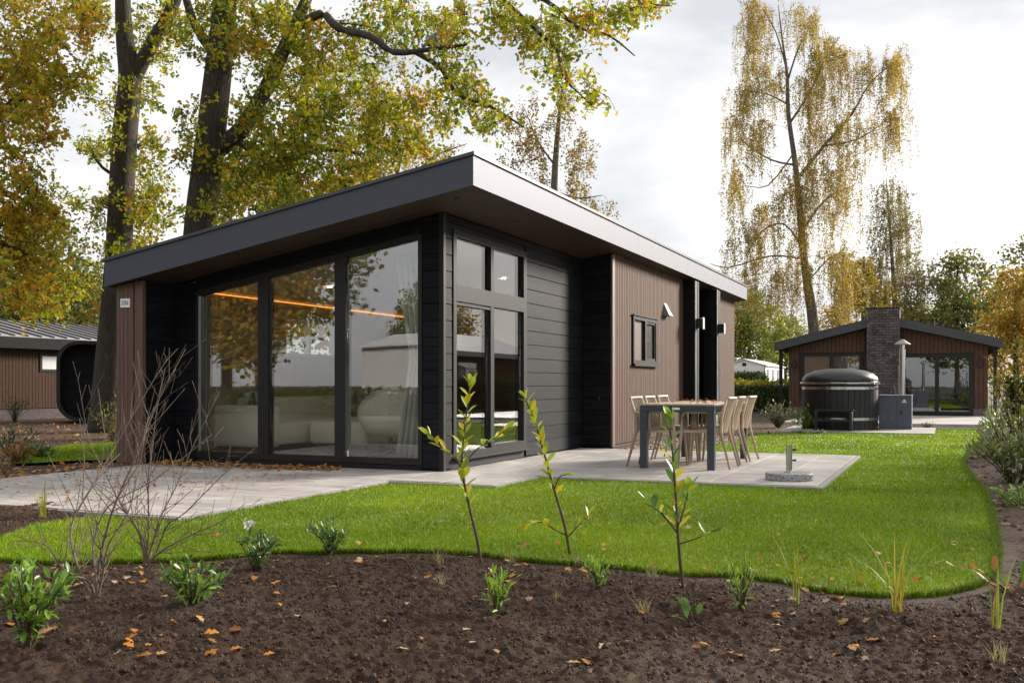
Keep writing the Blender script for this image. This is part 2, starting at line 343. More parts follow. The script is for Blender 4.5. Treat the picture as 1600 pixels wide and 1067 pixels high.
# soil: dark, crumbly, sandier where the mesh says so
def soil_mat():
    m, t, b = new_mat('garden_soil'); N = t.nodes.new; K = t.links.new
    tcn = N('ShaderNodeTexCoord'); nz = N('ShaderNodeTexNoise'); nz.inputs['Scale'].default_value = 9; nz.inputs['Detail'].default_value = 10; nz.inputs['Roughness'].default_value = 0.72; K(tcn.outputs['Object'], nz.inputs['Vector'])
    rp = N('ShaderNodeValToRGB'); rp.color_ramp.elements[0].position = 0.36; rp.color_ramp.elements[0].color = (0.022, 0.013, 0.0085, 1); rp.color_ramp.elements[1].position = 0.68; rp.color_ramp.elements[1].color = (0.094, 0.058, 0.036, 1)
    K(nz.outputs['Fac'], rp.inputs['Fac'])
    rs = N('ShaderNodeValToRGB'); rs.color_ramp.elements[0].position = 0.3; rs.color_ramp.elements[0].color = (0.085, 0.064, 0.048, 1); rs.color_ramp.elements[1].position = 0.7; rs.color_ramp.elements[1].color = (0.185, 0.145, 0.112, 1); K(nz.outputs['Fac'], rs.inputs['Fac'])
    a = N('ShaderNodeVertexColor'); a.layer_name = 'Col'; sp = N('ShaderNodeSeparateColor'); K(a.outputs['Color'], sp.inputs[0])
    mxn = N('ShaderNodeMix'); mxn.data_type = 'RGBA'; K(sp.outputs[0], mxn.inputs[0]); K(rp.outputs['Color'], mxn.inputs[6]); K(rs.outputs['Color'], mxn.inputs[7]); K(mxn.outputs[2], b.inputs['Base Color'])
    b.inputs['Roughness'].default_value = 0.95; b.inputs['Specular IOR Level'].default_value = 0.2
    n2 = N('ShaderNodeTexNoise'); n2.inputs['Scale'].default_value = 55; n2.inputs['Detail'].default_value = 8; n2.inputs['Roughness'].default_value = 0.7; K(tcn.outputs['Object'], n2.inputs['Vector'])
    bp = N('ShaderNodeBump'); bp.inputs['Strength'].default_value = 0.9; bp.inputs['Distance'].default_value = 0.02; K(n2.outputs['Fac'], bp.inputs['Height']); K(bp.outputs['Normal'], b.inputs['Normal']); return m
M_SOIL = soil_mat()

# ------------------------------------------------------------------ ground, soil bed, lawn
gm = MB().add([(-400,-400,-.13),(500,-400,-.13),(500,500,-.13),(-400,500,-.13)], [(0,1,2,3)])
struct(part('ground', gm, M_GROUND), 'wide ground of the holiday park reaching the horizon')
edge_px = [(0,868),(86,872),(220,870),(292,868),(361,863),(430,856),(481,857),(540,855),(600,855),(664,855),(746,859),(829,869),(900,874),(984,881),(1069,890),(1153,893),(1220,901),(1280,914),(1360,922),(1440,922),(1500,914),(1540,900),(1556,880),(1558,852),(1552,812),(1546,780),(1532,756),(1512,732),(1506,720),(1516,700),(1534,682),(1522,671),(1460,669)]
near = [tuple(p[:2]+RNG.normal(0, .008, 2)) for p in smooth_line([G(*p) for p in edge_px], 8)]
lawn_poly = near+[(12.2,-4.6),(11.6,-3.2),(11.0,-2.2),(10.2,-1.75),(8.6,-1.75),(4.75,-1.7),(2.0,-0.8),(0,-.3),(-.6,.5),(-1.5,2.2)]
tail = [tuple(G(*p)[:2]) for p in [(132,803),(60,812),(0,833)]]
lawn_poly += [(-3.9,1.2)]+tail+[(-6.2,1.3),(-6.9,.9)]
LP = np.array(lawn_poly)
lawn2 = [tuple(G(*p)[:2]) for p in [(190,688),(190,715),(130,715),(60,719),(22,720),(20,712),(60,700),(110,692)]]
def lawn_sheet(name, poly, z, label):
    mb = MB(); mb.add([(a, b, z) for a, b in poly], [tuple(range(len(poly)))]); return struct(part(name, mb, M_LAWN), label)
lawn_sheet('lawn', lawn_poly, -.028, 'bright green lawn curving round the paved terrace')
lawn_sheet('lawn', lawn2, -.03, 'strip of green lawn left of the house')
# soil bed: displaced grid in front and to the right of the lawn
def soil_grid(name, x0, x1, y0, y1, step, label, mound=0.075, keep=None):
    nx = int((x1-x0)/step)+1; ny = int((y1-y0)/step)+1
    X, Y = np.meshgrid(np.linspace(x0, x1, nx), np.linspace(y0, y1, ny), indexing='ij'); P = np.stack([X.ravel(), Y.ravel()], 1)
    ins = in_poly(P, lawn_poly); d = dist_poly(P, lawn_poly); ds = np.where(ins, -d, d)
    r = np.clip(ds/0.75, 0, 1); r = r*r*(3-2*r)
    h = -.033+mound*r*(0.55+0.9*fbm(P[:,0]*.7+5, P[:,1]*.7, 2, 3))
    rough = np.clip(ds/.25, 0, 1)
    h += rough*(0.038*(fbm(P[:,0]*4, P[:,1]*4, 3, 11)-.5)+0.018*(np.abs(fbm(P[:,0]*23, P[:,1]*23, 3, 21)-.5)*2-.3)+0.030*(fbm(P[:,0]*48, P[:,1]*48, 2, 31)-.5))
    h = np.where(ins & (d > .10), -.115, np.where(ins, -.032, h))
    zc = depth_lat = (P[:,0]-CAM[0])*RGT[0]+(P[:,1]-CAM[1])*RGT[1]
    sand = np.clip(1-ds/.55, 0, 1)*np.clip((zc-0.35)/.8, 0, 1)*(0.5+0.9*fbm(P[:,0]*3, P[:,1]*3, 3, 41)); sand = np.where(P[:,0] > -2.8, np.clip(.25+.7*fbm(P[:,0]*2, P[:,1]*2, 3, 5), 0, 1)*.8, sand)
    idx = np.arange(nx*ny).reshape(nx, ny); F = np.stack([idx[:-1,:-1], idx[1:,:-1], idx[1:,1:], idx[:-1,1:]], -1).reshape(-1, 4)
    if keep is not None: F = F[keep(P[F].mean(1))]
    # drop faces deep under the lawn
    cin = (ins & (d > .25))[F].all(1); F = F[~cin]
    c = np.zeros((len(P), 3), np.float32); c[:, 0] = np.clip(sand+1.5*np.clip(fbm(P[:,0]*1.5, P[:,1]*1.5, 5, 61)-.52, 0, 1), 0, 1)
    me = np_mesh(name, np.column_stack([P, h]), F, c, smooth=True); o = link(name, me, M_SOIL); return struct(o, label), (x0, y0, step, h.reshape(nx, ny))
bed, BH = soil_grid('soil_bed', -8.0, -2.6, -6.9, 1.6, .0125, 'dark crumbly soil of the planting bed in the foreground')
soil_grid('soil_bed', -2.6, 13.0, -11.0, -4.9, .06, 'bare sandy soil right of the lawn', keep=lambda c: c[:,0] > -2.6)
def soil_z(x, y):
    x0, y0, st, h = BH; i = int(round((x-x0)/st)); j = int(round((y-y0)/st))
    if 0 <= i < h.shape[0] and 0 <= j < h.shape[1]: return float(h[i, j])
    return -.05
def plain_soil(name, poly, z, label):
    mb = MB(); n = len(poly); mb.add([(x, y, z) for x, y in poly], [tuple(range(n))]); me = mb.mesh(name); a = me.color_attributes.new('Col', 'FLOAT_COLOR', 'POINT')
    for i in range(len(me.vertices)): a.data[i].color = (.35, 0, 0, 1)
    return struct(link(name, me, M_SOIL), label)
plain_soil('soil_bed', [(-4.4,1.5),(-4.4,8),(3,14),(12,24),(26,24),(26,12),(6,4.9),(-.9,4.3),(-3,3.95),(-4.3,3.9)], -.07, 'leaf-strewn soil left of the terrace')
plain_soil('soil_bed', [(4.75,-.3),(4.75,-1.9),(10.6,-2.0),(12.9,-5.3),(13.2,-8.5),(24,-10),(24,2.5),(14.6,2.5),(14.6,-.3)], -.085, 'bare brown soil between the two bungalows')
# gravel strip along the side wall
n = 2600; gx = RNG.uniform(4.8, 9.8, n); gy = RNG.uniform(-1.65, -.55, n); oct_v = [(1,0,0),(0,1,0),(-1,0,0),(0,-1,0),(0,0,.7),(0,0,-.7)]; oct_f = [np.array([(0,1,4),(1,2,4),(2,3,4),(3,0,4),(1,0,5),(2,1,5),(3,2,5),(0,3,5)])]
cc = np.array([(.34,.24,.17),(.42,.33,.25),(.25,.17,.12),(.5,.43,.36)])[RNG.integers(0, 4, n)]*RNG.uniform(.7, 1.2, (n, 1))
V, F, C = scatter(oct_v, oct_f, np.column_stack([gx, gy, np.full(n, -.06)+RNG.uniform(0, .03, n)]), rand_rot(n), RNG.uniform(.015, .035, n), cc)
g_o = link('gravel', np_mesh('gravel', V, F, C), M_DRY); tag(g_o, 'orange-brown gravel strip along the foot of the brown wall', 'gravel', kind='stuff')
# loose clods on the bed
n = 75000; cx_ = RNG.uniform(-7.6, -3.6, n); cy_ = RNG.uniform(-6.6, 1.4, n); P2 = np.column_stack([cx_, cy_]); ok = ~in_poly(P2, lawn_poly) & (dist_poly(P2, lawn_poly) > .08); P2 = P2[ok]; n = len(P2)
zz = np.array([soil_z(*p) for p in P2]); cc = np.array([(.056,.034,.021)])*RNG.uniform(.6, 1.7, (n, 1))
V, F, C = scatter(oct_v, oct_f, np.column_stack([P2, zz]), rand_rot(n), RNG.gamma(1.4, .0024, n)+.0018, cc)
c_o = link('soil_clods', np_mesh('soil_clods', V, F, C), M_DRY); tag(c_o, 'small crumbs and clods lying on the dark soil', 'soil clods', kind='stuff')

# grass blades, denser close to the camera
def blades(name, poly, label, dens, holes=(), zb=-.03, hgt=(.018, .033)):
    pl = np.array(poly); x0, y0 = pl.min(0); x1, y1 = pl.max(0); out = []
    for (dx0, dx1, dn, wd) in dens:
        n = int((x1-x0)*(y1-y0)*dn); P = np.column_stack([RNG.uniform(x0, x1, n), RNG.uniform(y0, y1, n)])
        dep = (P[:,0]-CAM[0])*FWD[0]+(P[:,1]-CAM[1])*FWD[1]; lat = (P[:,0]-CAM[0])*RGT[0]+(P[:,1]-CAM[1])*RGT[1]
        k = (dep >= dx0) & (dep < dx1) & (np.abs(lat) < dep*.56+.3); P = P[k]; P = P[in_poly(P, poly)]
        for (a, b, c, d) in holes: P = P[~((P[:,0] > a) & (P[:,0] < b) & (P[:,1] > c) & (P[:,1] < d))]
        out.append((P, np.full(len(P), wd)))
    P = np.concatenate([o[0] for o in out]); wd = np.concatenate([o[1] for o in out]); n = len(P)
    ang = RNG.uniform(0, 2*np.pi, n); lean = RNG.normal(0, .55, n); h = RNG.uniform(*hgt, n)*(0.75+.5*fbm(P[:,0]*2.3, P[:,1]*2.3, 3, 9)); wd = wd*RNG.uniform(.7, 1.3, n)
    ux, uy = np.cos(ang), np.sin(ang); lx, ly = -uy*lean*h, ux*lean*h; z0 = np.full(n, zb)
    b1 = np.column_stack([P[:,0]-ux*wd, P[:,1]-uy*wd, z0]); b2 = np.column_stack([P[:,0]+ux*wd, P[:,1]+uy*wd, z0])
    m1 = np.column_stack([P[:,0]-ux*wd*.8+lx*.35, P[:,1]-uy*wd*.8+ly*.35, z0+h*.6]); m2 = np.column_stack([P[:,0]+ux*wd*.8+lx*.35, P[:,1]+uy*wd*.8+ly*.35, z0+h*.6])
    tp = np.column_stack([P[:,0]+lx, P[:,1]+ly, z0+h*(1-.25*np.abs(lean))])
    V = np.stack([b1, b2, m2, m1, tp], 1).reshape(-1, 3); i = np.arange(n)*5
    F = [np.stack([i, i+1, i+2, i+3], 1), np.stack([i+3, i+2, i+4], 1)]
    t = fbm(P[:,0]*1.1, P[:,1]*1.1, 3, 17); base = np.array([.185, .290, .004])[None]*(0.62+.8*t[:, None])*RNG.uniform(.75, 1.25, (n, 1)); yel = RNG.random(n) < .10+.25*(fbm(P[:,0]*.8+9, P[:,1]*.8, 3, 77) > .58); base[yel] = base[yel]*np.array([1.5, 1.1, 1.3])
    me = np_mesh(name, V, F, np.repeat(base, 5, 0)); o = link(name, me, M_GRASS); tag(o, label, 'grass', kind='stuff'); return o
def edge_blades(n=26000):
    E_ = np.array(near); seg = np.linalg.norm(np.diff(E_, axis=0), axis=1); cum = np.concatenate([[0], np.cumsum(seg)]); u = RNG.random(n)*cum[-1]; i = np.minimum(np.searchsorted(cum, u)-1, len(seg)-1).clip(0); f = ((u-cum[i])/seg[i])[:, None]
    P = E_[i]*(1-f)+E_[i+1]*f; tn = (E_[i+1]-E_[i])/seg[i][:, None]; nr = np.column_stack([-tn[:, 1], tn[:, 0]]); mid = P+nr*.05; sgn = np.where(in_poly(mid, lawn_poly), -1.0, 1.0)[:, None]; out = nr*sgn
    P = P+out*RNG.normal(-.008, .014, (n, 1)); h = RNG.uniform(.02, .052, n); a = RNG.normal(0, .9, n); d = out*np.cos(a)[:, None]+tn*np.sin(a)[:, None]; le = RNG.uniform(.2, 1.1, n); w = .0023; s = np.column_stack([-d[:, 1], d[:, 0]])*w
    z = np.full((n, 1), -.034); q = lambda f, k, ww: np.column_stack([P+d*(le*h*f)[:, None]+s*ww, z[:, 0]+h*k])
    V = np.stack([q(0, 0, -1), q(0, 0, 1), q(.4, .6, .8), q(.4, .6, -.8), q(1, .8, 0)], 1).reshape(-1, 3); j = np.arange(n)*5
    c = np.array([.140, .240, .006])[None]*RNG.uniform(.55, 1.3, (n, 1)); dry = RNG.random(n) < .16; c[dry] = np.array([.22, .17, .07])*RNG.uniform(.6, 1.1, (dry.sum(), 1))
    o = link('grass', np_mesh('grass', V, [np.stack([j, j+1, j+2, j+3], 1), np.stack([j+3, j+2, j+4], 1)], np.repeat(c, 5, 0)), M_GRASS); tag(o, 'ragged grass fringe along the cut lawn edge', 'grass', kind='stuff')
edge_blades()
HOLES = [(-4.24, .05, .01, 4.0), (-1.19, .05, -1.2, .1), (-.02, 4.63, -4.16, 5), (-.2, 15, -.05, 5), (4.5, 15, -1.0, 5), (4.7, 9.9, -1.68, 0)]
blades('grass', lawn_poly, 'short mown grass of the lawn', [(0, 7, 6500, .0022), (7, 10, 3200, .003), (10, 15, 1500, .005), (15, 26, 600, .009)], HOLES)
blades('grass', lawn2, 'short grass of the lawn strip left of the house', [(8, 30, 900, .007)], [])

# ------------------------------------------------------------------ patio of wood-look tiles
patio = thing('patio', 'pale wood-look tiled terrace wrapping round the house corner', 'patio'); patio['kind'] = 'structure'
TCACHE = {}
def tile(x0, x1, y0, y1):
    w, d = round(x1-x0, 3), round(y1-y0, 3)
    if w < .04 or d < .04: return
    if (w, d) not in TCACHE:
        me = MB().cbox(-w/2+.0025, w/2-.0025, -d/2+.0025, d/2-.0025, -.04, 0, .0012).mesh('paver'); me.materials.append(M_TILE); TCACHE[(w, d)] = me
    link('paver', TCACHE[(w, d)], None, patio, ((x0+x1)/2, (y0+y1)/2, random.uniform(-.0012, .0012)), (0, 0, 0))
def tiles(x0, x1, y0, y1, s=.6, ox=0, oy=0):
    xs = [x0]+[v for v in np.arange(ox-20*s, ox+30*s, s) if x0+.03 < v < x1-.03]+[x1]; ys = [y0]+[v for v in np.arange(oy-20*s, oy+30*s, s) if y0+.03 < v < y1-.03]+[y1]
    for a, b in zip(xs[:-1], xs[1:]):
        for c, d in zip(ys[:-1], ys[1:]): tile(a, b, c, d)
tiles(-4.2, -.03, .03, 3.85, ox=-.03, oy=.03); tiles(-1.15, -.03, -1.17, .03, ox=-.03, oy=.03); tiles(-.03, 4.55, -4.08, -.03, ox=-.03, oy=-.03)
part('subbase', MB().box(-4.195, -.035, .035, 3.845, -.1, -.042).box(-1.145, -.035, -1.165, .03, -.1, -.043).box(-.025, 4.545, -4.075, -.035, -.1, -.044), M_KERB, patio)
for a in [(-4.25,-4.205,-.02,3.9), (-4.2,-1.2,-.02,.025), (-1.2,-1.155,-1.22,.025), (-1.15,-.08,-1.22,-1.175), (-.08,-.035,-4.13,-1.22), (-.035,4.6,-4.13,-4.085), (4.555,4.6,-4.08,-1.75)]:
    part('edging_kerb', MB().cbox(*a, -.1, -.006, .004), M_KERB, patio)
for a in [(-4.2,-1.2,-.075,-.03), (-.035,4.6,-4.18,-4.14)]: pass

# ------------------------------------------------------------------ the house
SL = .168
def sof(y): return 2.94-SL*y
house = thing('bungalow', 'black timber bungalow with slanted roof, tall glazing and brown slatted side, house number 206', 'bungalow')
def hp(name, mb, m, parent=None, **k): return part(name, mb, m, parent or house, **k)
# roof: slab, fascia, trim, soffit
hp('roof', MB().prism_x([(-.715, sof(-.715)+.012), (-.715, sof(-.715)+.29), (4.305, sof(4.305)+.29), (4.305, sof(4.305)+.012)], -.705, 14.6), M_ROOF)
fz = sof(-.743)
hp('fascia', MB().prism_x([(-.72, sof(-.72)-.02), (-.72, sof(-.72)+.285), (4.33, sof(4.33)+.285), (4.33, sof(4.33)-.02)], -.735, -.708), M_FASCIA)
for a, b in [(-.737, 5.258), (5.262, 8.552), (8.556, 14.62)]:
    hp('fascia', MB().box(a, b, -.745, -.7215, fz-.022, fz+.287), M_FASCIA)
hp('fascia', MB().box(-.7, 14.6, 4.307, 4.332, sof(4.33)-.02, sof(4.33)+.285), M_FASCIA)
hp('fascia', MB().prism_x([(-.718, sof(-.718)-.02), (-.718, sof(-.718)+.285), (4.305, sof(4.305)+.285), (4.305, sof(4.305)-.02)], 14.602, 14.622), M_FASCIA)
hp('roof_trim', MB().prism_x([(-.765, sof(-.765)+.289), (-.765, sof(-.765)+.325), (4.352, sof(4.352)+.325), (4.352, sof(4.352)+.289)], -.757, -.66), M_TRIM)
hp('roof_trim', MB().prism_x([(-.766, sof(-.766)+.2885), (-.766, sof(-.766)+.3265), (-.67, sof(-.67)+.3265), (-.67, sof(-.67)+.2885)], -.66, 14.645), M_TRIM)
hp('roof_trim', MB().prism_x([(4.24, sof(4.24)+.289), (4.24, sof(4.24)+.325), (4.35, sof(4.35)+.325), (4.35, sof(4.35)+.289)], -.66, 14.64), M_TRIM)
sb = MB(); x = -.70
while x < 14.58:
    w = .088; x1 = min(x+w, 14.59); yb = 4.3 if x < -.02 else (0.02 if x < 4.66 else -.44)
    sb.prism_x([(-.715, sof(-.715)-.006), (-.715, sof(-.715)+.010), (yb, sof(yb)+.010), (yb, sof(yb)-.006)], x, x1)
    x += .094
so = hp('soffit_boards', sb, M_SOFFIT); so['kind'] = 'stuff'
for (sx, sy) in [(-.36,-.36), (1.3,-.36), (3.0,-.36), (6.2,-.62), (7.9,-.62), (10.4,-.62), (12.6,-.62), (-.36,1.35), (-.36,3.05)]:
    d = hp('downlight', MB().lathe([(.045, sof(sy)-.012), (.05, sof(sy)-.004), (.05, sof(sy)+.004)], sx, sy, 14), M_BLACKP)
# wall cores
wall = MB()
wall.box(.0, .14, .0, .249, 0, 2.88); wall.box(0, .14, 3.518, 4.1, 0, 2.25)
wall.prism_x([(.249, 2.715), (.249, sof(.249)), (3.518, sof(3.518)), (3.518, 2.165)], .0, .14)
wall.box(0, .14, .249, 3.518, 0, .062)
wall.box(.14, .214, .0, .14, 0, 2.9); wall.box(2.392, 4.7, .0, .14, 0, 2.9); wall.box(.214, 2.392, .0, .14, 0, .128); wall.box(.214, 2.392, .0, .14, 2.77, 2.9)
wall.box(4.7, 4.84, -.5, .0, 0, 2.97)
hp('wall_core', wall, M_BLACKWALL)
w2 = MB(); w2.box(4.84, 5.753, -.48, -.36, 0, 2.99); w2.box(7.161, 9.45, -.48, -.36, 0, 2.99); w2.box(5.753, 7.161, -.48, -.36, 0, 1.34); w2.box(5.753, 7.161, -.48, -.36, 2.1, 2.99); w2.box(11.2, 14.3, -.48, -.36, 0, 2.99)
w2.box(9.45, 11.2, -.1, 0, 0, 2.94); w2.box(9.4, 9.45, -.36, 0, 0, 2.95); w2.box(11.2, 11.25, -.36, 0, 0, 2.95)
w2.box(14.18, 14.3, -.36, 4.1, 0, 2.2)
w2.box(.14, 2.45, 3.97, 4.1, 0, 2.25); w2.box(3.85, 14.18, 3.97, 4.1, 0, 2.25); w2.box(2.45, 3.85, 3.97, 4.1, 0, 1.42); w2.box(2.45, 3.85, 3.97, 4.1, 1.98, 2.25)
hp('wall_core', w2, M_BROWN)
hp('interior_lining', MB().box(.14, 2.45, 3.955, 3.968, .1, 2.26).box(3.85, 6.1, 3.955, 3.968, .1, 2.26).box(2.45, 3.85, 3.955, 3.968, .1, 1.42).box(2.45, 3.85, 3.955, 3.968, 1.98, 2.26).box(6.1, 6.2, -.3, 3.955, .1, 2.9).box(2.4, 4.7, .142, .155, .1, 2.88), M_INWALL)
hp('interior_ceiling', MB().prism_x([(.14, sof(.14)-.03), (.14, sof(.14)-.012), (3.96, sof(3.96)-.012), (3.96, sof(3.96)-.03)], .14, 6.1), M_INCEIL)
fl = MB()
for i in range(20): fl.box(.14, 6.1, .145+i*.19, .145+i*.19+.187, .02, .085)
hp('interior_floor', fl, M_INFLOOR)
hp('led_strip', MB().box(.5, 6.05, 3.938, 3.953, 2.218, 2.231), M_LED)
for sx in (2.2, 4.6):
    for sy in (1.3, 3.0): hp('ceiling_spot', MB().lathe([(.03, sof(sy)-.045), (.035, sof(sy)-.034)], sx, sy, 10), M_SPOT)
hp('partition_wall', MB().box(.15, .16, 3.53, 3.95, .09, 2.2), M_INWALL)
# timber planks, each its own piece
PCACHE = {}
def plank(parent, wallk, pos, a0, a1, z0, z1):
    """wallk 'x': plank on a wall facing -X at x=pos running along Y; 'y': on a wall facing -Y at y=pos running along X"""
    ln = round(a1-a0, 3); h = round(z1-z0, 3)
    if ln < .02 or h < .02: return
    if (ln, h) not in PCACHE:
        prof = [(0, 0), (-.020, .0), (-.022, .004), (-.020, h-.009), (-.014, h-.006), (-.012, h-.002), (0, h-.002)]
        me = MB().prism_x(prof, 0, ln).mesh('plank'); me.materials.append(M_BLACKW); PCACHE[(ln, h)] = me
    if wallk == 'y': link('plank', PCACHE[(ln, h)], None, parent, (a0, pos, z0))
    else: link('plank', PCACHE[(ln, h)], None, parent, (pos, a1, z0), (0, 0, -math.pi/2))
ROW = .188
def plank_wall(wallk, pos, a0, a1, top, z0=.02, openings=(), parent=None):
    z = z0
    while True:
        zt = min(top(a0), top(a1)); z1 = min(z+ROW, zt)
        if z1-z < .03: break
        segs = [(a0, a1)]
        for (o0, o1, p0, p1) in openings:
            if z1 > p0+.01 and z < p1-.01:
                ns = []
                for s in segs:
                    if o0 > s[0]: ns.append((s[0], min(o0, s[1])))
                    if o1 < s[1]: ns.append((max(o1, s[0]), s[1]))
                segs = [s for s in ns if s[1]-s[0] > .02]
        for s in segs: plank(parent or house, wallk, pos, s[0], s[1], z, z1)
        z += ROW
flat = lambda v: (lambda a: v)
plank_wall('x', 0, .03, .244, lambda y: sof(y)-.012)
plank_wall('x', 0, 3.523, 3.858, lambda y: sof(y)-.012)
plank_wall('y', 0, .03, 4.698, flat(2.925), openings=[(.209, 2.397, .1, 2.775)])
plank_wall('x', 4.70, -.47, -.03, flat(2.955))
hp('corner_trim', MB().box(-.032, .028, -.032, .028, .0, 2.925), M_FRAMEG)
hp('plinth', MB().box(-.02, -.002, .25, 3.5, .0, .058), M_BLACKWALL)
# slanted board over the glazing
for k in range(3):
    y0, y1 = .25, 3.52; b0 = 2.718+k*.062; t0 = min(b0+.058, 2.9)
    hp('plank', MB().prism_x([(y0, b0), (y0, t0), (y1, t0-SL*(y1-y0)), (y1, b0-SL*(y1-y0))], -.022-.004*k, -.001), M_BLACKW)
# wing wall with brown end post
hp('wing_wall', MB().prism_x([(3.885, 0), (3.885, sof(3.885)-.008), (4.235, sof(4.235)-.008), (4.235, 0)], -.56, 0), M_BLACKWALL)
z = .02
while z < 2.2:
    z1 = min(z+ROW, 2.25)
    me = MB().box(-.555, -.03, 3.862, 3.884, z, z1-.009).mesh('plank'); link('plank', me, M_BLACKW, house); z += ROW
yy = 4.245
for w in (.045, .057, .073, .088):
    hp('post_board', MB().cbox(-.612, -.562, yy-w+.006, yy, .01, sof(yy)-.012, .004), M_BROWNP); yy -= w
hp('post_board', MB().cbox(-.606, -.545, 3.842, 3.9815-.01, .01, sof(3.97)-.012, .004), M_BROWNP)
hp('post_board', MB().cbox(-.61, -.2, 4.2465, 4.262, .01, sof(4.27)-.015, .003), M_BROWNP)
# number plate
plate = hp('number_plate', MB().box(-.622, -.613, 4.032, 4.184, 1.937, 2.046), M_WHITE)
def text_mesh(s, size, name):
    cu = bpy.data.curves.new(name, 'FONT'); cu.body = s; cu.size = size; cu.align_x = 'CENTER'; cu.align_y = 'CENTER'; cu.extrude = .0008
    o = bpy.data.objects.new(name, cu); COL.objects.link(o); dg = bpy.context.evaluated_depsgraph_get(); me = bpy.data.meshes.new_from_object(o.evaluated_get(dg)); bpy.data.objects.remove(o); return me
tm = text_mesh('206', .078, 'number'); tm.materials.append(M_BLUESIGN)
t_o = link('number', tm, None, plate, (-.6236, 4.108, 1.992), (math.radians(90), 0, math.radians(-90)))
# big front glazing
win = hp('window', MB().box(-.03, .09, .249, .30, .062, 2.70).box(-.03, .09, 3.466, 3.518, .062, 2.16).box(-.03, .09, .30, 3.466, .062, .135)
         .prism_x([(.30, 2.645), (.30, 2.71), (3.466, 2.71-SL*3.166-.0), (3.466, 2.645-SL*3.166)], -.031, .09)
         .box(-.03, .09, 1.273, 1.427, .135, 2.5).box(-.03, .09, 2.393, 2.547, .135, 2.3), M_FRAME)
for a, b in [(1.349, 1.351), (2.469, 2.471)]: hp('frame_joint', MB().box(-.034, -.028, a-.004, a+.004, .07, 2.3), M_BLACKP, win)
for y0, y1 in [(.302, 1.271), (1.429, 2.391), (2.549, 3.464)]:
    zt = lambda y: 2.648-SL*(y-.30)
    hp('pane', MB().prism_x([(y0, .136), (y0, zt(y0)), (y1, zt(y1)), (y1, .136)], .012, .034), M_GLASS, win)
hp('side_jamb', MB().box(-.036, .0, 3.452, 3.466, .14, 2.1), M_ALU, win)
# side window
win = hp('window', MB().box(.214, .292, -.035, .09, .128, 2.77).box(2.286, 2.392, -.035, .09, .128, 2.77).box(.292, 2.286, -.035, .09, .128, .20).box(.292, 2.286, -.035, .09, 2.69, 2.77)
         .box(.292, 2.286, -.036, .09, 1.95, 2.14).box(1.232, 1.334, -.034, .09, .20, 1.95).box(1.24, 1.326, -.034, .09, 2.14, 2.69), M_FRAMEG)
for a in [(.294, 1.238, 2.142, 2.688), (1.328, 2.284, 2.142, 2.688), (.294, 1.23, .202, 1.948), (1.336, 2.284, .202, 1.948)]:
    hp('pane', MB().box(a[0], a[1], .01, .032, a[2], a[3]), M_GLASSR, win)
hp('sliding_rail', MB().box(.3, 1.23, -.03, .0, 1.905, 1.935), M_FRAMEG, win); hp('sliding_rail', MB().box(1.24, 2.284, -.04, .0, .2, .235), M_FRAMEG, win)
hp('window_sill', MB().box(.2, 2.41, -.075, -.037, .105, .135), M_FRAMEG, win)
# brown slatted side
def ribs(mb, x0, x1, ypl, zt, z0=.05, pat=(.09, .07, .11), openings=()):
    x = x0; k = 0
    while x < x1-.01:
        w = pat[k % len(pat)]; xe = min(x+w-.014, x1)
        zs = [(z0, zt)]
        for (o0, o1, p0, p1) in openings:
            if xe > o0 and x < o1: zs = [(z0, p0), (p1, zt)]
        for a, b in zs: mb.box(x, xe, ypl-.022, ypl, a, b)
        x += w; k += 1
    return mb
o = hp('slat_cladding', ribs(MB(), 4.79, 9.19, -.48, 3.02, openings=[(5.72, 7.19, 1.31, 2.13)]), M_BROWN); o['kind'] = 'stuff'
o = hp('slat_cladding', ribs(MB(), 11.51, 14.3, -.48, 3.02), M_BROWN); o['kind'] = 'stuff'
hp('corner_trim', MB().box(4.672, 4.785, -.512, -.478, .02, 2.99), M_BROWNP)
hp('wall_backing', MB().box(4.785, 9.2, -.4795, -.478, .02, 3.0).box(11.5, 14.3, -.4795, -.478, .02, 3.0), M_WALNUT)
for a, b in ((4.8, 9.2), (11.5, 14.3)): hp('plinth', MB().box(a, b, -.475, -.47, -.08, .05), M_BLACKP)
win = hp('window', MB().box(5.73, 5.80, -.53, -.4, 1.32, 2.12).box(7.11, 7.18, -.53, -.4, 1.32, 2.12).box(5.80, 7.11, -.53, -.4, 1.32, 1.385).box(5.80, 7.11, -.53, -.4, 2.055, 2.12).box(6.42, 6.50, -.53, -.4, 1.385, 2.055).box(6.5, 7.11, -.515, -.45, 1.385, 1.43).box(6.5, 6.54, -.515, -.45, 1.43, 2.02).box(7.07, 7.11, -.515, -.45, 1.43, 2.02).box(6.5, 7.11, -.515, -.45, 2.02, 2.055), M_FRAMEG)
hp('pane', MB().box(5.802, 6.418, -.47, -.45, 1.387, 2.053), M_GLASSR, win); hp('pane', MB().box(6.542, 7.068, -.48, -.46, 1.432, 2.018), M_GLASSR, win)
hp('window_sill', MB().box(5.7, 7.21, -.565, -.531, 1.285, 1.325), M_FRAMEG, win); hp('window_cap', MB().box(5.7, 7.21, -.55, -.531, 2.118, 2.14), M_FRAMEG, win)
hp('room_back', MB().box(5.75, 7.16, .3, .32, .9, 2.6), M_INWALL)
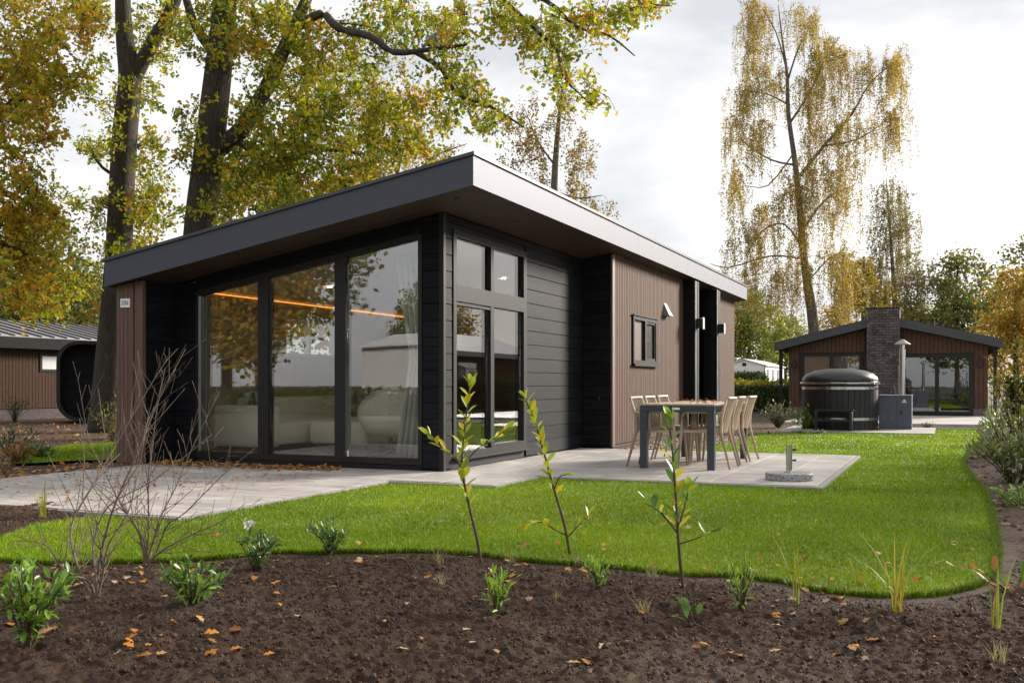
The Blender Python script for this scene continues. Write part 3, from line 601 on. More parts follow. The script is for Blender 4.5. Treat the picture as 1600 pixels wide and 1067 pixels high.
# vent hood, pillars with lamps, door
vx, vz = 7.82, 2.33
M_HOOD = mat('grey_hood', (.17, .17, .17), .6, var=.05)
hp('vent_hood', MB().add([(vx-.14,-.5,vz-.1),(vx+.14,-.5,vz-.1),(vx+.14,-.62,vz-.1),(vx-.14,-.62,vz-.1),(vx-.09,-.5,vz+.14),(vx+.09,-.5,vz+.14)], [(3,2,1,0),(0,1,5,4),(2,3,4,5),(0,4,3),(1,2,5)]), M_HOOD)
for px0 in (9.2, 11.2):
    p = hp('pillar', MB().box(px0, px0+.3, -.735, -.1, 0, 3.0), M_BLACKWALL)
    yb = -.735
    while yb < -.5: part('pillar_board', MB().box(px0-.02, px0-.002, yb, yb+.05, .01, 2.99), M_BLACKW, p); yb += .056
    part('edge_strip', MB().box(px0+.01, px0+.05, -.742, -.736, .01, 2.99), M_ALU, p); part('edge_strip', MB().box(px0+.2, px0+.29, -.742, -.736, .01, 2.99), M_FRAME, p)
    lm = part('wall_lamp', MB().box(px0+.08, px0+.2, -.86, -.745, 2.08, 2.27), M_BLACKP, p)
    part('lamp_plate', MB().box(px0+.07, px0+.21, -.874, -.862, 2.06, 2.29), M_SILVER, lm); part('lamp_lens', MB().box(px0+.09, px0+.19, -.84, -.76, 2.271, 2.279), M_WHITE, lm)
dr = hp('door', MB().box(9.6, 10.6, -.14, -.102, .03, 2.15), M_FRAMEG); part('pane', MB().box(9.75, 10.45, -.15, -.141, .3, 2.0), M_GLASSR, dr); part('handle', MB().box(9.66, 9.69, -.2, -.142, 1.0, 1.14), M_STEEL, dr)
hp('doorstep', MB().box(9.5, 11.2, -.6, -.1, -.06, .02), M_KERB)
tap = hp('wall_tap', MB().lathe([(.018, .74), (.018, .8)], 4.64, -.3, 10).box(4.6, 4.67, -.31, -.29, .76, .785), M_BLACKP)
hp('flue', MB().lathe([(.10, 2.75), (.10, 3.15), (.16, 3.2), (.13, 3.75), (.10, 4.05)], 15.2-1.0, 1.0, 16).lathe([(.16, 4.09), (.16, 4.11)], 14.2, 1.0, 16), M_BLACKP)
# left wall window facing the trees
win = hp('window', MB().box(2.45, 2.5, 3.98, 4.08, 1.42, 1.98).box(3.8, 3.85, 3.98, 4.08, 1.42, 1.98).box(2.5, 3.8, 3.98, 4.08, 1.42, 1.46).box(2.5, 3.8, 3.98, 4.08, 1.94, 1.98).box(3.08, 3.14, 3.98, 4.08, 1.46, 1.94), M_WHITE)
hp('pane', MB().box(2.502, 3.078, 4.02, 4.035, 1.462, 1.938), M_GLASSR, win); hp('pane', MB().box(3.142, 3.798, 4.02, 4.035, 1.462, 1.938), M_GLASSR, win)

# ------------------------------------------------------------------ furniture seen through the glass
def soft_box(x0, x1, y0, y1, z0, z1, r=.06, n=3):
    """rounded cushion block"""
    mb = MB(); rings = []
    def ring(i, z):
        out = []
        rr = r
        for (cx, cy, a0) in [(x1-rr, y1-rr, 0), (x0+rr, y1-rr, 90), (x0+rr, y0+rr, 180), (x1-rr, y0+rr, 270)]:
            for k in range(n+1):
                a = math.radians(a0+90*k/n); out.append((cx+(rr-i)*math.cos(a), cy+(rr-i)*math.sin(a), z))
        return out
    prof = [(r*.5, z0), (0, z0+r*.4), (0, z1-r), (r*.13, z1-r*.5), (r*.5, z1-r*.13), (r, z1)]
    vs = []; m = 4*(n+1)
    for i, z in prof: vs += ring(min(i, r*.98), z)
    fs = [tuple(range(m-1, -1, -1)), tuple(range((len(prof)-1)*m, len(prof)*m))]
    for j in range(len(prof)-1):
        for k in range(m): fs.append((j*m+k, j*m+(k+1) % m, (j+1)*m+(k+1) % m, (j+1)*m+k))
    return mb.add(vs, fs)
sofa = thing('sofa', 'cream corner sofa along the wall inside the glazed room', 'sofa', (2.4, 3.4, .085))
part('seat', soft_box(1.0, 4.4, 3.05, 3.93, .16, .46), M_FABRIC, sofa, smooth=True); part('backrest', soft_box(1.25, 4.4, 3.68, 3.94, .42, .80), M_FABRIC, sofa, smooth=True)
part('armrest', soft_box(.78, 1.06, 3.0, 3.94, .14, .70), M_FABRIC, sofa, smooth=True)
for a, b in [(.85, 3.1), (4.2, 3.1), (4.2, 3.85), (.85, 3.85)]: part('leg', MB().box(a, a+.05, b-.03, b+.02, .085, .17), M_BLACKP, sofa)
ott = thing('ottoman', 'cream square ottoman in front of the sofa behind the middle pane', 'ottoman', (1.9, 2.5, .085))
part('cushion', soft_box(1.6, 2.55, 2.0, 2.95, .16, .47), M_FABRIC, ott, smooth=True)
for a, b in [(1.66, 2.06), (2.44, 2.06), (2.44, 2.86), (1.66, 2.86)]: part('leg', MB().box(a, a+.05, b, b+.05, .085, .165), M_BLACKP, ott)
M_PATT = mat('patterned_cushion', (0.60, 0.57, 0.50), 0.9, scale=11, col2=(0.03, 0.03, 0.03), detail=0)
for i, (x, lab) in enumerate([(1.35, 'black and cream patterned cushion at the sofa armrest'), (3.95, 'black and cream patterned cushion at the far end of the sofa')]):
    me = soft_box(-.22, .22, -.07, .07, 0, .44, .065).mesh('cushion', smooth=True); c_ = link('cushion', me, M_PATT, None, (x, 3.58, .47), (math.radians(-14), 0, 0)); tag(c_, lab, 'cushion', 'patterned cushions on the sofa')
arm = thing('armchair', 'cream swivel tub armchair behind the right-hand pane', 'armchair', (1.4, 1.5, .085))
mb = MB(); m = 24; ring = []
prof = [(.18, .30, 1), (.34, .36, 1), (.42, .50, 1), (.44, .64, 1)]
vs = []
for j, (r, z, _) in enumerate(prof):
    for k in range(m):
        a = 2*math.pi*k/m; back = max(0, math.cos(a-math.radians(25))); up = (0.30*back**1.1 if j == 3 else .10*back if j == 2 else 0); rr = r*(1+.05*back*(j/3))
        vs.append((1.4+rr*math.cos(a), 1.5+rr*math.sin(a), z+up-(.06 if j == 3 and back == 0 else 0)))
for j, (r, z) in enumerate([(.33, .60), (.28, .50), (.02, .485)]):
    for k in range(m):
        a = 2*math.pi*k/m; back = max(0, math.cos(a-math.radians(25))); up = .28*back**1.1 if j == 0 else 0
        vs.append((1.4+r*math.cos(a), 1.5+r*math.sin(a), z+up-(.05 if j == 0 and back == 0 else 0)))
fs = [tuple(range(m-1, -1, -1))]
for j in range(6):
    for k in range(m): fs.append((j*m+k, j*m+(k+1) % m, (j+1)*m+(k+1) % m, (j+1)*m+k))
fs.append(tuple(range(6*m, 7*m)))
part('shell', mb.add(vs, fs), M_FABRIC, arm, smooth=True)
part('pedestal', MB().lathe([(.03, .09), (.03, .31)], 1.4, 1.5, 12), M_BLACKP, arm)
for a in (20, 110, 200, 290): part('foot', MB().tube([(1.4, 1.5, .115), (1.4+.3*math.cos(math.radians(a)), 1.5+.3*math.sin(math.radians(a)), .1)], .014, 6), M_BLACKP, arm)
ct = thing('sideboard', 'dark walnut sideboard behind the armchair', 'sideboard', (2.2, .9, .085))
part('body', MB().box(2.9, 4.2, .9, 1.5, .1, .40), M_WALNUT, ct); part('top', MB().cbox(2.87, 4.23, .87, 1.53, .40, .43), M_WALNUT, ct)
cur = MB(); pts = []
for k in range(33): pts.append((.16+.05*math.sin(k*1.15)+.05, .2+k*.016))
vs = [(a, b, z) for z, s in ((.1, 1), (1.3, .62), (2.5, 1)) for a, b in [(p[0], .2+(p[1]-.2)*s) for p in pts]]
fs = [(r*33+k, r*33+k+1, (r+1)*33+k+1, (r+1)*33+k) for r in range(2) for k in range(32)]
co = part('curtain', cur.add(vs, fs), M_CURTAIN, None, smooth=True); md = co.modifiers.new('t', 'SOLIDIFY'); md.thickness = .006
tag(co, 'light grey curtain gathered at the right edge of the glazing', 'curtain')

# ------------------------------------------------------------------ dining table, chairs, parasol base
tb = thing('dining_table', 'anthracite garden table with brown slatted top beside the house', 'table', (2.36, -2.36, 0))
tx0, tx1, ty0, ty1 = 1.33, 3.40, -2.80, -1.92
for a, b in [(tx0, ty0), (tx1-.085, ty0), (tx0, ty1-.085), (tx1-.085, ty1-.085)]: part('leg', MB().cbox(a, a+.085, b, b+.085, 0, .668, .004), M_TABLE, tb)
part('apron', MB().box(tx0, tx1, ty0, ty0+.04, .67, .735).box(tx0, tx1, ty1-.04, ty1, .67, .735).box(tx0, tx0+.04, ty0+.04, ty1-.04, .67, .735).box(tx1-.04, tx1, ty0+.04, ty1-.04, .67, .735), M_TABLE, tb)
for k in range(7):
    y0 = ty0+.005+k*.1243; part('slat', MB().cbox(tx0+.004, tx1-.004, y0, y0+.119, .737, .757, .003), M_TOP, tb)
part('badge', MB().box(tx0-.004, tx0-.0005, -2.40, -2.31, .69, .715), M_WHITE, tb)
ch = thing('garden_chair', 'chair', 'chair', (0, 0, 0), 'beige resin armchairs round the garden table')
def arc_back(x): return -.235-.05*(1-(x/.25)**2)
part('seat', MB().prism_x([(-.2, .42), (-.2, .445), (.0, .437), (.2, .45), (.245, .437), (.245, .415)], -.24, .24), M_CHAIR, ch)
for s in (-1, 1):
    part('leg', MB().tube([(s*.262, .27, 0), (s*.245, .235, .43), (s*.255, .225, .62)], [.013, .02, .015], 8), M_CHAIR, ch, smooth=True)
    part('leg', MB().tube([(s*.255, -.34, 0), (s*.232, -.225, .43), (s*.235, -.235, .6), (s*.24, -.30, .82)], [.013, .021, .019, .013], 8), M_CHAIR, ch, smooth=True)
    part('armrest', MB().tube(smooth_line([(s*.255, .222, .615), (s*.262, .18, .655), (s*.268, 0, .66), (s*.25, -.2, .645), (s*.236, -.25, .66)], 3), .017, 8), M_CHAIR, ch, smooth=True)
for k in range(9):
    x = -.2+k*.05
    part('back_slat', MB().tube([(x*.95, arc_back(x)+.05, .42), (x, arc_back(x)+.02, .56), (x*1.05, arc_back(x)-.015, .70), (x*1.08, arc_back(x)-.06, .815)], [.013, .011, .011, .012], 5), M_CHAIR, ch)
part('top_rail', MB().tube([(x, arc_back(x)-.06 if abs(x) < .24 else -.30, .822) for x in np.linspace(-.245, .245, 9)], .017, 8), M_CHAIR, ch, smooth=True)
chairs = [((1.78, -2.60), 0, 'beige slatted armchair nearest the lawn on the parasol side of the table'), ((2.45, -2.585), .03, 'middle beige slatted armchair on the parasol side of the table'), ((3.07, -2.61), -.03, 'far beige slatted armchair on the parasol side of the table'),
          ((1.72, -2.06), math.pi, 'beige slatted armchair nearest the glazing on the house side of the table'), ((2.36, -2.05), math.pi+.03, 'middle beige slatted armchair on the house side of the table'), ((3.02, -2.04), math.pi, 'far beige slatted armchair on the house side of the table')]
for i, (p, rz, lab) in enumerate(chairs):
    if i == 0: ch.location = (*p, 0); ch['label'] = lab
    else: copy_tree(ch, (*p, 0), rz, lab)
pb = G(1235, 751); pbx, pby = float(pb[0])+.12, float(pb[1])+.03
pr = thing('parasol_base', 'round speckled granite parasol base with steel tube at the terrace edge', 'parasol base', (pbx, pby, 0))
part('granite_disc', MB().lathe([(.232, .0), (.24, .008), (.24, .066), (.234, .075)], pbx, pby, 40), M_GRANITE, pr)
part('tube', MB().lathe([(.05, .0752), (.05, .085), (.031, .09), (.031, .36), (.026, .36), (.026, .3)], pbx, pby, 20), M_STEEL, pr, smooth=False)
for z in (.2, .31): part('clamp_knob', MB().tube([(pbx+.02, pby-.028, z), (pbx+.034, pby-.048, z), (pbx+.042, pby-.062, z)], [.007, .013, .013], 8), M_BLACKP, pr)
bx = G(651, 733); single('outdoor_socket', MB().cbox(bx[0]-.05, bx[0]+.05, bx[1]-.12, bx[1]+.11, .001, .055, .01), M_BLACKP, 'small flat black box on the paving below the glazing', 'socket box')

# ------------------------------------------------------------------ bungalow at the back, hot tub, heater
BX = 24.4
bk = thing('bungalow', 'brown gabled bungalow with dark brick chimney and patio doors behind the hot tub', 'bungalow', (BX, -3.4, 0))
apy = -3.36
def broof(y): return 2.96-.243*abs(y-apy)
part('wall', MB().prism_x([(-6.4, .22), (-6.4, broof(-6.4)-.02), (apy, broof(apy)-.02), (-.36, broof(-.36)-.02), (-.36, .22)], BX+.03, BX+9), M_BROWN, bk)
def ribs_y(mb, y0, y1, x, ztop, openings, z0=.22, pitch=.13):
    y = y0
    while y < y1-.01:
        ye = min(y+pitch-.014, y1); zt = min(ztop(y), ztop(ye)); zs = [(z0, zt)]
        for (o0, o1, p0, p1) in openings:
            if ye > o0 and y < o1: zs = [(a, b) for a, b in [(z0, p0), (p1, zt)] if b-a > .03]
        for a, b in zs: mb.box(x-.02, x+.028, y, ye, a, b)
        y += pitch
    return mb
o = part('slat_cladding', ribs_y(MB(), -6.4, -.36, BX, lambda y: broof(y)-.03, [(-5.98, -3.9, -.1, 1.96), (-2.72, -.74, .1, 2.03), (-3.87, -2.85, -.1, 9)]), M_BROWN, bk); o['kind'] = 'stuff'
part('plinth', MB().box(BX-.03, BX+.03, -6.42, -5.98, -.08, .22).box(BX-.03, BX+.03, -2.85, -.34, -.08, .22).box(BX-.03, BX+.03, -3.9, -3.87, -.08, .22).box(BX+.031, BX+9, -6.41, -.35, -.08, .22), M_BRICK, bk)
for sgn, ye in ((-1, -6.78), (1, .06)):
    e = broof(ye)
    part('roof', MB().prism_x([(apy, broof(apy)), (apy, broof(apy)+.22), (ye, e+.22), (ye, e)], BX-.32, BX+9.3), M_ROOF, bk)
    part('fascia', MB().prism_x([(apy, broof(apy)-.03), (apy, broof(apy)+.25), (ye+sgn*.01, e+.25), (ye+sgn*.01, e-.03)], BX-.36, BX-.322), M_TRIM, bk)
for (y0, y1, z0, z1, mid) in [(-5.96, -3.92, .02, 1.94, -4.94), (-2.70, -.76, .5, 2.01, -1.73)]:
    w = part('window', MB().box(BX-.06, BX+.03, y0, y0+.1, z0, z1).box(BX-.06, BX+.03, y1-.1, y1, z0, z1).box(BX-.06, BX+.03, y0+.1, y1-.1, z0, z0+.1).box(BX-.06, BX+.03, y0+.1, y1-.1, z1-.1, z1).box(BX-.06, BX+.03, mid-.06, mid+.06, z0+.1, z1-.1), M_FRAME, bk)
    part('pane', MB().box(BX-.02, BX+.0, y0+.102, mid-.062, z0+.102, z1-.102), M_GLASSR, w); part('pane', MB().box(BX-.02, BX+.0, mid+.062, y1-.102, z0+.102, z1-.102), M_GLASSR, w)
    part('blind', MB().box(BX+.005, BX+.02, y0+.1, y1-.1, z0+.1, z1-.1), M_BLACKWALL if z0 < .3 else M_INWALL, w)
chim = part('chimney', MB().box(BX-.46, BX+.3, -3.845, -2.875, -.08, 3.40), M_MORTAR, bk)
part('chimney_cap', MB().box(BX-.53, BX+.34, -3.875, -2.845, 3.401, 3.44), M_BLACKP, chim)
bme = MB().cbox(-.05, .0, -.1, .1, 0, .07, .004).mesh('brick'); bme.materials.append(M_BRICK); hme = MB().cbox(-.05, .0, -.047, .047, 0, .07, .004).mesh('brick'); hme.materials.append(M_BRICK)
cl = worldloc(chim)
for r in range(41):
    z = -.05+r*.0842; off = (r % 2)*.105; y = -3.86+off+.1
    if off: link('brick', hme, None, chim, np.array((BX-.46, -3.86+.05, z))-cl)
    while y < -2.9:
        if y+.1 <= -2.85: link('brick', bme, None, chim, np.array((BX-.46+random.uniform(-.004, .004), y, z))-cl)
        else: link('brick', hme, None, chim, np.array((BX-.46, -2.86-.05, z))-cl)
        y += .2105
for y in (-.55, -6.18): 
    l_ = part('wall_lamp', MB().box(BX-.12, BX-.021, y-.06, y+.06, 1.55, 1.72), M_BLACKP, bk); part('lamp_hood', MB().box(BX-.14, BX-.02, y-.075, y+.075, 1.7205, 1.74), M_BLACKP, l_)
for y in (-6.6, -.1): part('corner_post', MB().box(BX-.1, BX+.02, y-.05, y+.05, -.08, broof(y)-.01), M_FRAME, bk)
for (y, r) in ((-4.75, .09), (-5.05, .1)): part('flue', MB().lathe([(r, broof(y)+.2), (r*.8, broof(y)+.55), (r*1.1, broof(y)+.56), (r*1.1, broof(y)+.6)], BX+3.5, y, 12), M_BLACKP, bk)
struct(part('terrace', MB().box(17.2, BX-.03, -9.5, -1.2, -.1, -.015), M_TILE), 'pale paved terrace in front of the back bungalow')
struct(part('tub_slab', MB().box(11.55, 14.4, -5.0, -1.9, -.1, .0), M_TILE), 'pale paving under the hot tub')
tc_ = (13.15, -3.05)
tub = thing('hot_tub', 'round black hot tub with domed lid and steel bands', 'hot tub', (*tc_, 0))
mb = MB(); nst = 40
part('core', MB().lathe([(.775, .001), (.775, .98)], *tc_, 40), M_BLACKP, tub)
for k in range(nst):
    a0 = 2*math.pi*(k+.04)/nst; a1 = 2*math.pi*(k+.96)/nst; am = (a0+a1)/2; q = [(.777*math.cos(a0), .777*math.sin(a0)), (.80*math.cos(a0), .80*math.sin(a0)), (.802*math.cos(am), .802*math.sin(am)), (.80*math.cos(a1), .80*math.sin(a1)), (.777*math.cos(a1), .777*math.sin(a1))]
    part('stave', MB().prism_z([(tc_[0]+x, tc_[1]+y) for x, y in q], .002, .985), M_TUB, tub)
for z in (.20, .865): part('steel_band', MB().lathe([(.804, z), (.812, z+.004), (.812, z+.062), (.804, z+.066)], *tc_, 48), M_STEEL, tub)
part('rim', MB().lathe([(.835, .99), (.85, 1.0), (.85, 1.022), (.83, 1.03)], *tc_, 48), M_STEEL, tub)
lid = part('lid', MB().lathe([(.80, 1.032), (.81, 1.06), (.79, 1.13), (.70, 1.22), (.5, 1.29), (.25, 1.325), (.02, 1.332)], *tc_, 48), M_LID, tub, smooth=True)
part('lid_handle', MB().tube([(tc_[0]-.1, tc_[1]-.02, 1.33), (tc_[0]-.1, tc_[1]-.02, 1.37), (tc_[0]-.1, tc_[1]+.16, 1.37), (tc_[0]-.1, tc_[1]+.16, 1.325)], .01, 6), M_BLACKP, lid)
st = thing('tub_steps', 'black wooden step in front of the hot tub', 'steps', (12.2, -3.0, 0))
for y in (-3.38, -2.68): part('side', MB().cbox(11.93, 12.31, y-.03, y+.03, .001, .40, .005), M_TUB, st)
for (x, z) in ((12.20, .41), (11.98, .2)): part('tread', MB().cbox(x-.11 if z > .3 else x-.08, x+.11, -3.43, -2.63, z-.0, z+.035, .004), M_TUB, st) if z > .3 else part('tread', MB().cbox(x-.1, x+.1, -3.348, -2.712, z, z+.035, .004), M_TUB, st)
ht = thing('stove_heater', 'slate blue external stove with tall steel flue beside the hot tub', 'stove', (13.5, -4.2, 0))
hb_ = (13.28, 13.85, -4.53, -3.86)
body = part('body', MB().cbox(*hb_, .001, .735, .006), M_BLUEBOX, ht)
part('seam', MB().box(hb_[0]-.003, hb_[0]+.001, -4.225, -4.219, .02, .715), M_BLACKP, body); part('top_edge', MB().box(hb_[0]-.015, hb_[1]+.01, hb_[2]-.01, hb_[3]+.01, .736, .75), M_SILVER, body)
part('latch', MB().cbox(hb_[0]-.02, hb_[0]-.001, -4.335, -4.305, .32, .42, .004), M_BLACKP, body)
for k in range(3):
    for y in (-3.95, -4.14): part('bolt', MB().box(hb_[0]-.006, hb_[0]-.001, y-.008, y+.008, .2+k*.06, .216+k*.06), M_SILVER, body)
part('logo_mark', MB().box(hb_[0]-.004, hb_[0]-.001, -4.43, -4.33, .585, .6).add([(hb_[0]-.003, -4.41, .615), (hb_[0]-.003, -4.35, .615), (hb_[0]-.003, -4.36, .645), (hb_[0]-.003, -4.40, .645)], [(0,1,2,3)]), M_WHITE, body)
part('flue_pipe', MB().lathe([(.062, .751), (.062, 1.75), (.045, 1.75), (.045, 1.86)], 13.55, -4.33, 16), M_STEEL, ht, smooth=False); part('flue_cap', MB().lathe([(.17, 1.86), (.165, 1.875), (.03, 1.97)], 13.55, -4.33, 20), M_SILVER, ht)

# ------------------------------------------------------------------ bungalow and pod on the left
LY = 20.0
lb = thing('bungalow', 'brown bungalow with pale standing-seam roof on the far left', 'bungalow', (11, LY, 0))
part('wall', MB().box(1.5, 19, LY, LY+5, .25, 2.06), M_BROWN, lb); part('plinth', MB().box(1.5, 19, LY+.01, LY+5, -.08, .25), M_BRICK, lb)
o = part('slat_cladding', ribs(MB(), 1.5, 19, LY, 2.04, .26, (.12, .1, .13)), M_BROWN, lb); o['kind'] = 'stuff'
part('eaves_board', MB().box(1.2, 19.3, LY-.42, LY-.38, 2.03, 2.36), M_BLACKWALL, lb)
part('roof', MB().prism_x([(LY-.4, 2.30), (LY-.4, 2.38), (LY+2.6, 3.05), (LY+5.4, 2.38), (LY+5.4, 2.30)], 1.2, 19.3), M_ROOFMETAL, lb)
for k in range(38):
    x = 1.3+k*.47; part('roof_seam', MB().prism_x([(LY-.39, 2.385), (LY-.39, 2.43), (LY+2.6, 3.10), (LY+2.6, 3.055)], x, x+.035), M_TRIM, lb)
w = part('window', MB().box(11.9, 12.9, LY-.05, LY+.02, 1.36, 1.44).box(11.9, 12.9, LY-.05, LY+.02, 1.84, 1.92).box(11.9, 11.98, LY-.05, LY+.02, 1.44, 1.84).box(12.82, 12.9, LY-.05, LY+.02, 1.44, 1.84), M_FRAME, lb); part('pane', MB().box(11.98, 12.82, LY-.035, LY-.025, 1.44, 1.84), M_WHITE, w)
pod = thing('garden_pod', 'black rounded timber pod standing left of the oak trunk', 'pod', (12.55, 17.4, 0))
def rr(x0, x1, z0, z1, r, n=7):
    out = []
    for (cx, cz, a0) in [(x1-r, z1-r, 0), (x0+r, z1-r, 90), (x0+r, z0+r, 180), (x1-r, z0+r, 270)]:
        for k in range(n+1): a = math.radians(a0+90*k/n); out.append((cx+r*math.cos(a), cz+r*math.sin(a)))
    return out
o_, i_ = rr(11.2, 13.9, .0, 2.14, .55), rr(11.29, 13.81, .09, 2.05, .47); nn = len(o_); vs = [(a, y, b) for y in (16.2, 18.6) for a, b in o_]+[(a, y, b) for y in (16.2, 18.6) for a, b in i_]
fs = []
for k in range(nn):
    k2 = (k+1) % nn; fs += [(k, k2, nn+k2, nn+k), (2*nn+k, 3*nn+k, 3*nn+k2, 2*nn+k2), (k, 2*nn+k, 2*nn+k2, k2), (nn+k, nn+k2, 3*nn+k2, 3*nn+k)]
part('shell', MB().add(vs, fs), M_BLACKP, pod, smooth=False)
for k in range(13):
    z = .14+k*.143; ins = max(0, .47-min(z-.09, 2.05-z-.13)) if (z < .5 or z > 1.6) else 0; ins = ins*.5
    part('board', MB().box(11.30+ins, 13.80-ins, 16.55, 16.58, z, z+.136), M_BLACKW, pod)
part('back', MB().prism_y(i_, 16.6, 16.64), M_BLACKWALL, pod)
pod.location = (11.12, 16.32, 0); pod.rotation_euler = (0, 0, math.radians(-44))

# ------------------------------------------------------------------ trees
def leaf_cloud(name, pos, size, pal, mat_, tmpl=(OAKS_V, OAKS_F), tilt=None, colid=None, jitter=.22, parent=None):
    n = len(pos); pal = np.array(pal); ci = RNG.integers(0, len(pal), n) if colid is None else colid
    cols = pal[ci]*RNG.uniform(1-jitter, 1+jitter, (n, 1)); V, F, C = scatter(tmpl[0], tmpl[1], pos-worldloc(parent) if parent is not None else pos, rand_rot(n, tilt=tilt), size, cols)
    return link(name, np_mesh(name, V, F, C), mat_, parent)
class Skel:
    def __init__(s): s.P = []; s.R = []; s.mb = MB()
    def limb(s, pts, r, n=8, k=3):
        pp = smooth_line(pts, k); rr_ = np.interp(np.linspace(0, 1, len(pp)), np.linspace(0, 1, len(r)), r) if hasattr(r, '__len__') else np.linspace(r, r*.4, len(pp))
        s.mb.tube(pp, list(rr_), n)
        for p, q in zip(pp, rr_): s.P.append(np.array(p)); s.R.append(q)
    def connect(s, targets, rbase=.012, sag=.12, n=4, up=.25, kr=.010):
        T = np.array(targets); P = np.array(s.P); d0 = np.array([np.min(np.linalg.norm(P-t, axis=1)) for t in T]); order = np.argsort(d0)
        buf = np.zeros((len(P)+len(T)*3+5, 3)); rb = np.zeros(len(buf)); m = len(P); buf[:m] = P; rb[:m] = s.R
        for i in order:
            t = T[i]; dv = buf[:m]-t; d = np.linalg.norm(dv, axis=1)+up*np.maximum(0, dv[:, 2]); j = int(np.argmin(d)); a = buf[j]; L_ = np.linalg.norm(t-a)
            if L_ < .05: continue
            r0 = min(rb[j]*.8, rbase+kr*L_); off = RNG.normal(0, sag*L_, 3)*.6; off[2] += sag*L_*.6
            m1 = a+(t-a)*.38+off; m2 = a+(t-a)*.72+off*.75
            s.mb.tube([a, m1, m2, t], [r0, r0*.8, r0*.6, r0*.3], n, cap=False)
            for q, rq in ((m1, r0*.8), (m2, r0*.6), (t, r0*.35)): buf[m] = q; rb[m] = rq; m += 1
        s.P = list(buf[:m]); s.R = list(rb[:m])
def blob_targets(blobs, depth, dspread, mult=1):
    out = []; tagv = []
    for bi, b in enumerate(blobs):
        px, py, rx, ry, n = b[:5]; n = int(n*mult); dd = b[5] if len(b) > 5 else depth
        q = RNG.normal(size=(n, 3)); q /= np.linalg.norm(q, axis=1)[:, None]; q *= RNG.random((n, 1))**(1/3)
        for u in q: out.append(AT(px+u[0]*rx, py+u[1]*ry, dd+u[2]*dspread)); tagv.append(bi)
    return out, tagv
def base_pt(px, depth, z=-.1): 
    p = AT(px, 600, depth); p[2] = z; return p
def cluster_leaves(T, per, sig, flat=.7):
    T = np.array(T); n = len(T); P = np.repeat(T, per, axis=0)+RNG.normal(size=(n*per, 3))*np.array([sig, sig, sig*flat]); return P
OAKPAL = [(.26,.30,.015), (.19,.25,.015), (.37,.35,.018), (.44,.34,.018), (.50,.26,.015), (.14,.20,.015), (.40,.37,.018), (.24,.28,.015)]
def oak(name, label, base, trunk, limbs, blobs, depth, dspread, per, sig, size, pal, colw=None, group='oaks left of and behind the house'):
    t = thing(name, label, 'tree', base, group); sk = Skel()
    sk.limb(trunk[0], trunk[1], 12, 4)
    for pts, r in limbs: sk.limb(pts, r, 8, 3)
    T, tg = blob_targets(blobs, depth, dspread, 1.55); sk.connect(T, rbase=.008, kr=.011)
    P = []; tw = 5; lt = per//tw
    for c in T:
        for k in range(tw):
            d = RNG.normal(0, 1, 3); d /= np.linalg.norm(d); d[2] -= .15; ln = RNG.uniform(.22, .52); e = np.array(c)+d*ln; m_ = np.array(c)+d*ln*.5+RNG.normal(0, .04, 3); sk.mb.tube([c, m_, e], [.007, .005, .002], 3, cap=False)
            f = RNG.random(lt)**.6; P.append(np.array(c)+(e-np.array(c))*f[:, None]+RNG.normal(0, .055, (lt, 3)))
    per = lt*tw; part('trunk', sk.mb, M_BARK, t, smooth=True)
    P = np.concatenate(P); n = len(P); cl_ = np.repeat(RNG.integers(0, len(pal), len(T)), per); rnd = RNG.integers(0, len(pal), n); ci = np.where(RNG.random(n) < .5, cl_, rnd)
    leaf_cloud('crown', P, RNG.uniform(.55, 1.3, n)*size, pal, M_LEAF, colid=ci, parent=t)
    return t
dB = 20.0
B_ = lambda l, d=dB: [AT(x, y, d+(dz[0] if dz else 0)) for x, y, *dz in l]
oak('oak_tree', 'thick oak trunk leaning right behind the roof, green-gold leaves', base_pt(300, dB), ([base_pt(300, dB)]+B_([(306,520),(312,370),(325,250),(340,120),(352,0),(360,-130),(372,-280)]), [.42, .35, .325, .30, .27, .23, .16, .07]),
    [(B_([(338,235),(375,205),(415,140),(440,85),(470,20),(500,-50)]), [.19, .17, .15, .14, .12, .08]),
     (B_([(455,52,0),(500,22,-1),(530,45,-2),(580,58,-2.5),(615,82,-3),(670,78,-3),(730,70,-3)]), [.09, .08, .075, .065, .055, .04, .02]),
     (B_([(648,81,-3),(690,108,-3),(715,148,-3),(765,166,-3),(820,200,-3)]), [.05, .045, .035, .025, .012]),
     (B_([(500,-50),(640,-60,-2),(740,-30,-3),(795,10,-3),(840,50,-3),(870,78,-3),(880,120,-3),(925,165,-3)]), [.09, .08, .065, .05, .035, .03, .02, .01]),
     (B_([(740,-30,-3),(850,0,-3),(900,42,-3),(950,55,-3),(992,88,-3)]), [.05, .04, .03, .02, .01]), (B_([(850,0,-3),(950,-15,-3),(1010,5,-3),(1050,10,-3)]), [.03, .025, .015, .008]),
     (B_([(345,100),(300,30),(280,-60)]), [.12, .09, .05]), (B_([(332,200),(430,250),(500,235),(560,240)]), [.08, .06, .04, .02])],
    [(420,50,110,70,46),(445,190,95,80,50),(400,285,85,50,28),(560,220,105,80,46),(520,110,90,60,30),(645,190,65,80,20),(620,35,90,45,20),(300,210,35,50,7),(335,50,60,50,12),(335,330,40,28,7),(490,300,80,30,16),(700,60,50,50,9,17),(715,140,50,50,9,17),
     (800,25,50,35,7,17),(850,75,40,40,6,17),(900,40,60,35,8,17),(885,115,40,30,5,17),(960,25,50,25,5,17),(1020,5,30,15,3,17),(925,155,14,25,3,17),(760,180,40,30,5,17),(330,-160,260,110,50),(600,-120,160,70,24),(840,-60,120,40,10,17)], dB, 2.2, 55, .19, .10, OAKPAL)
dA = 22.0
A_ = lambda l: [AT(x, y, dA) for x, y in l]
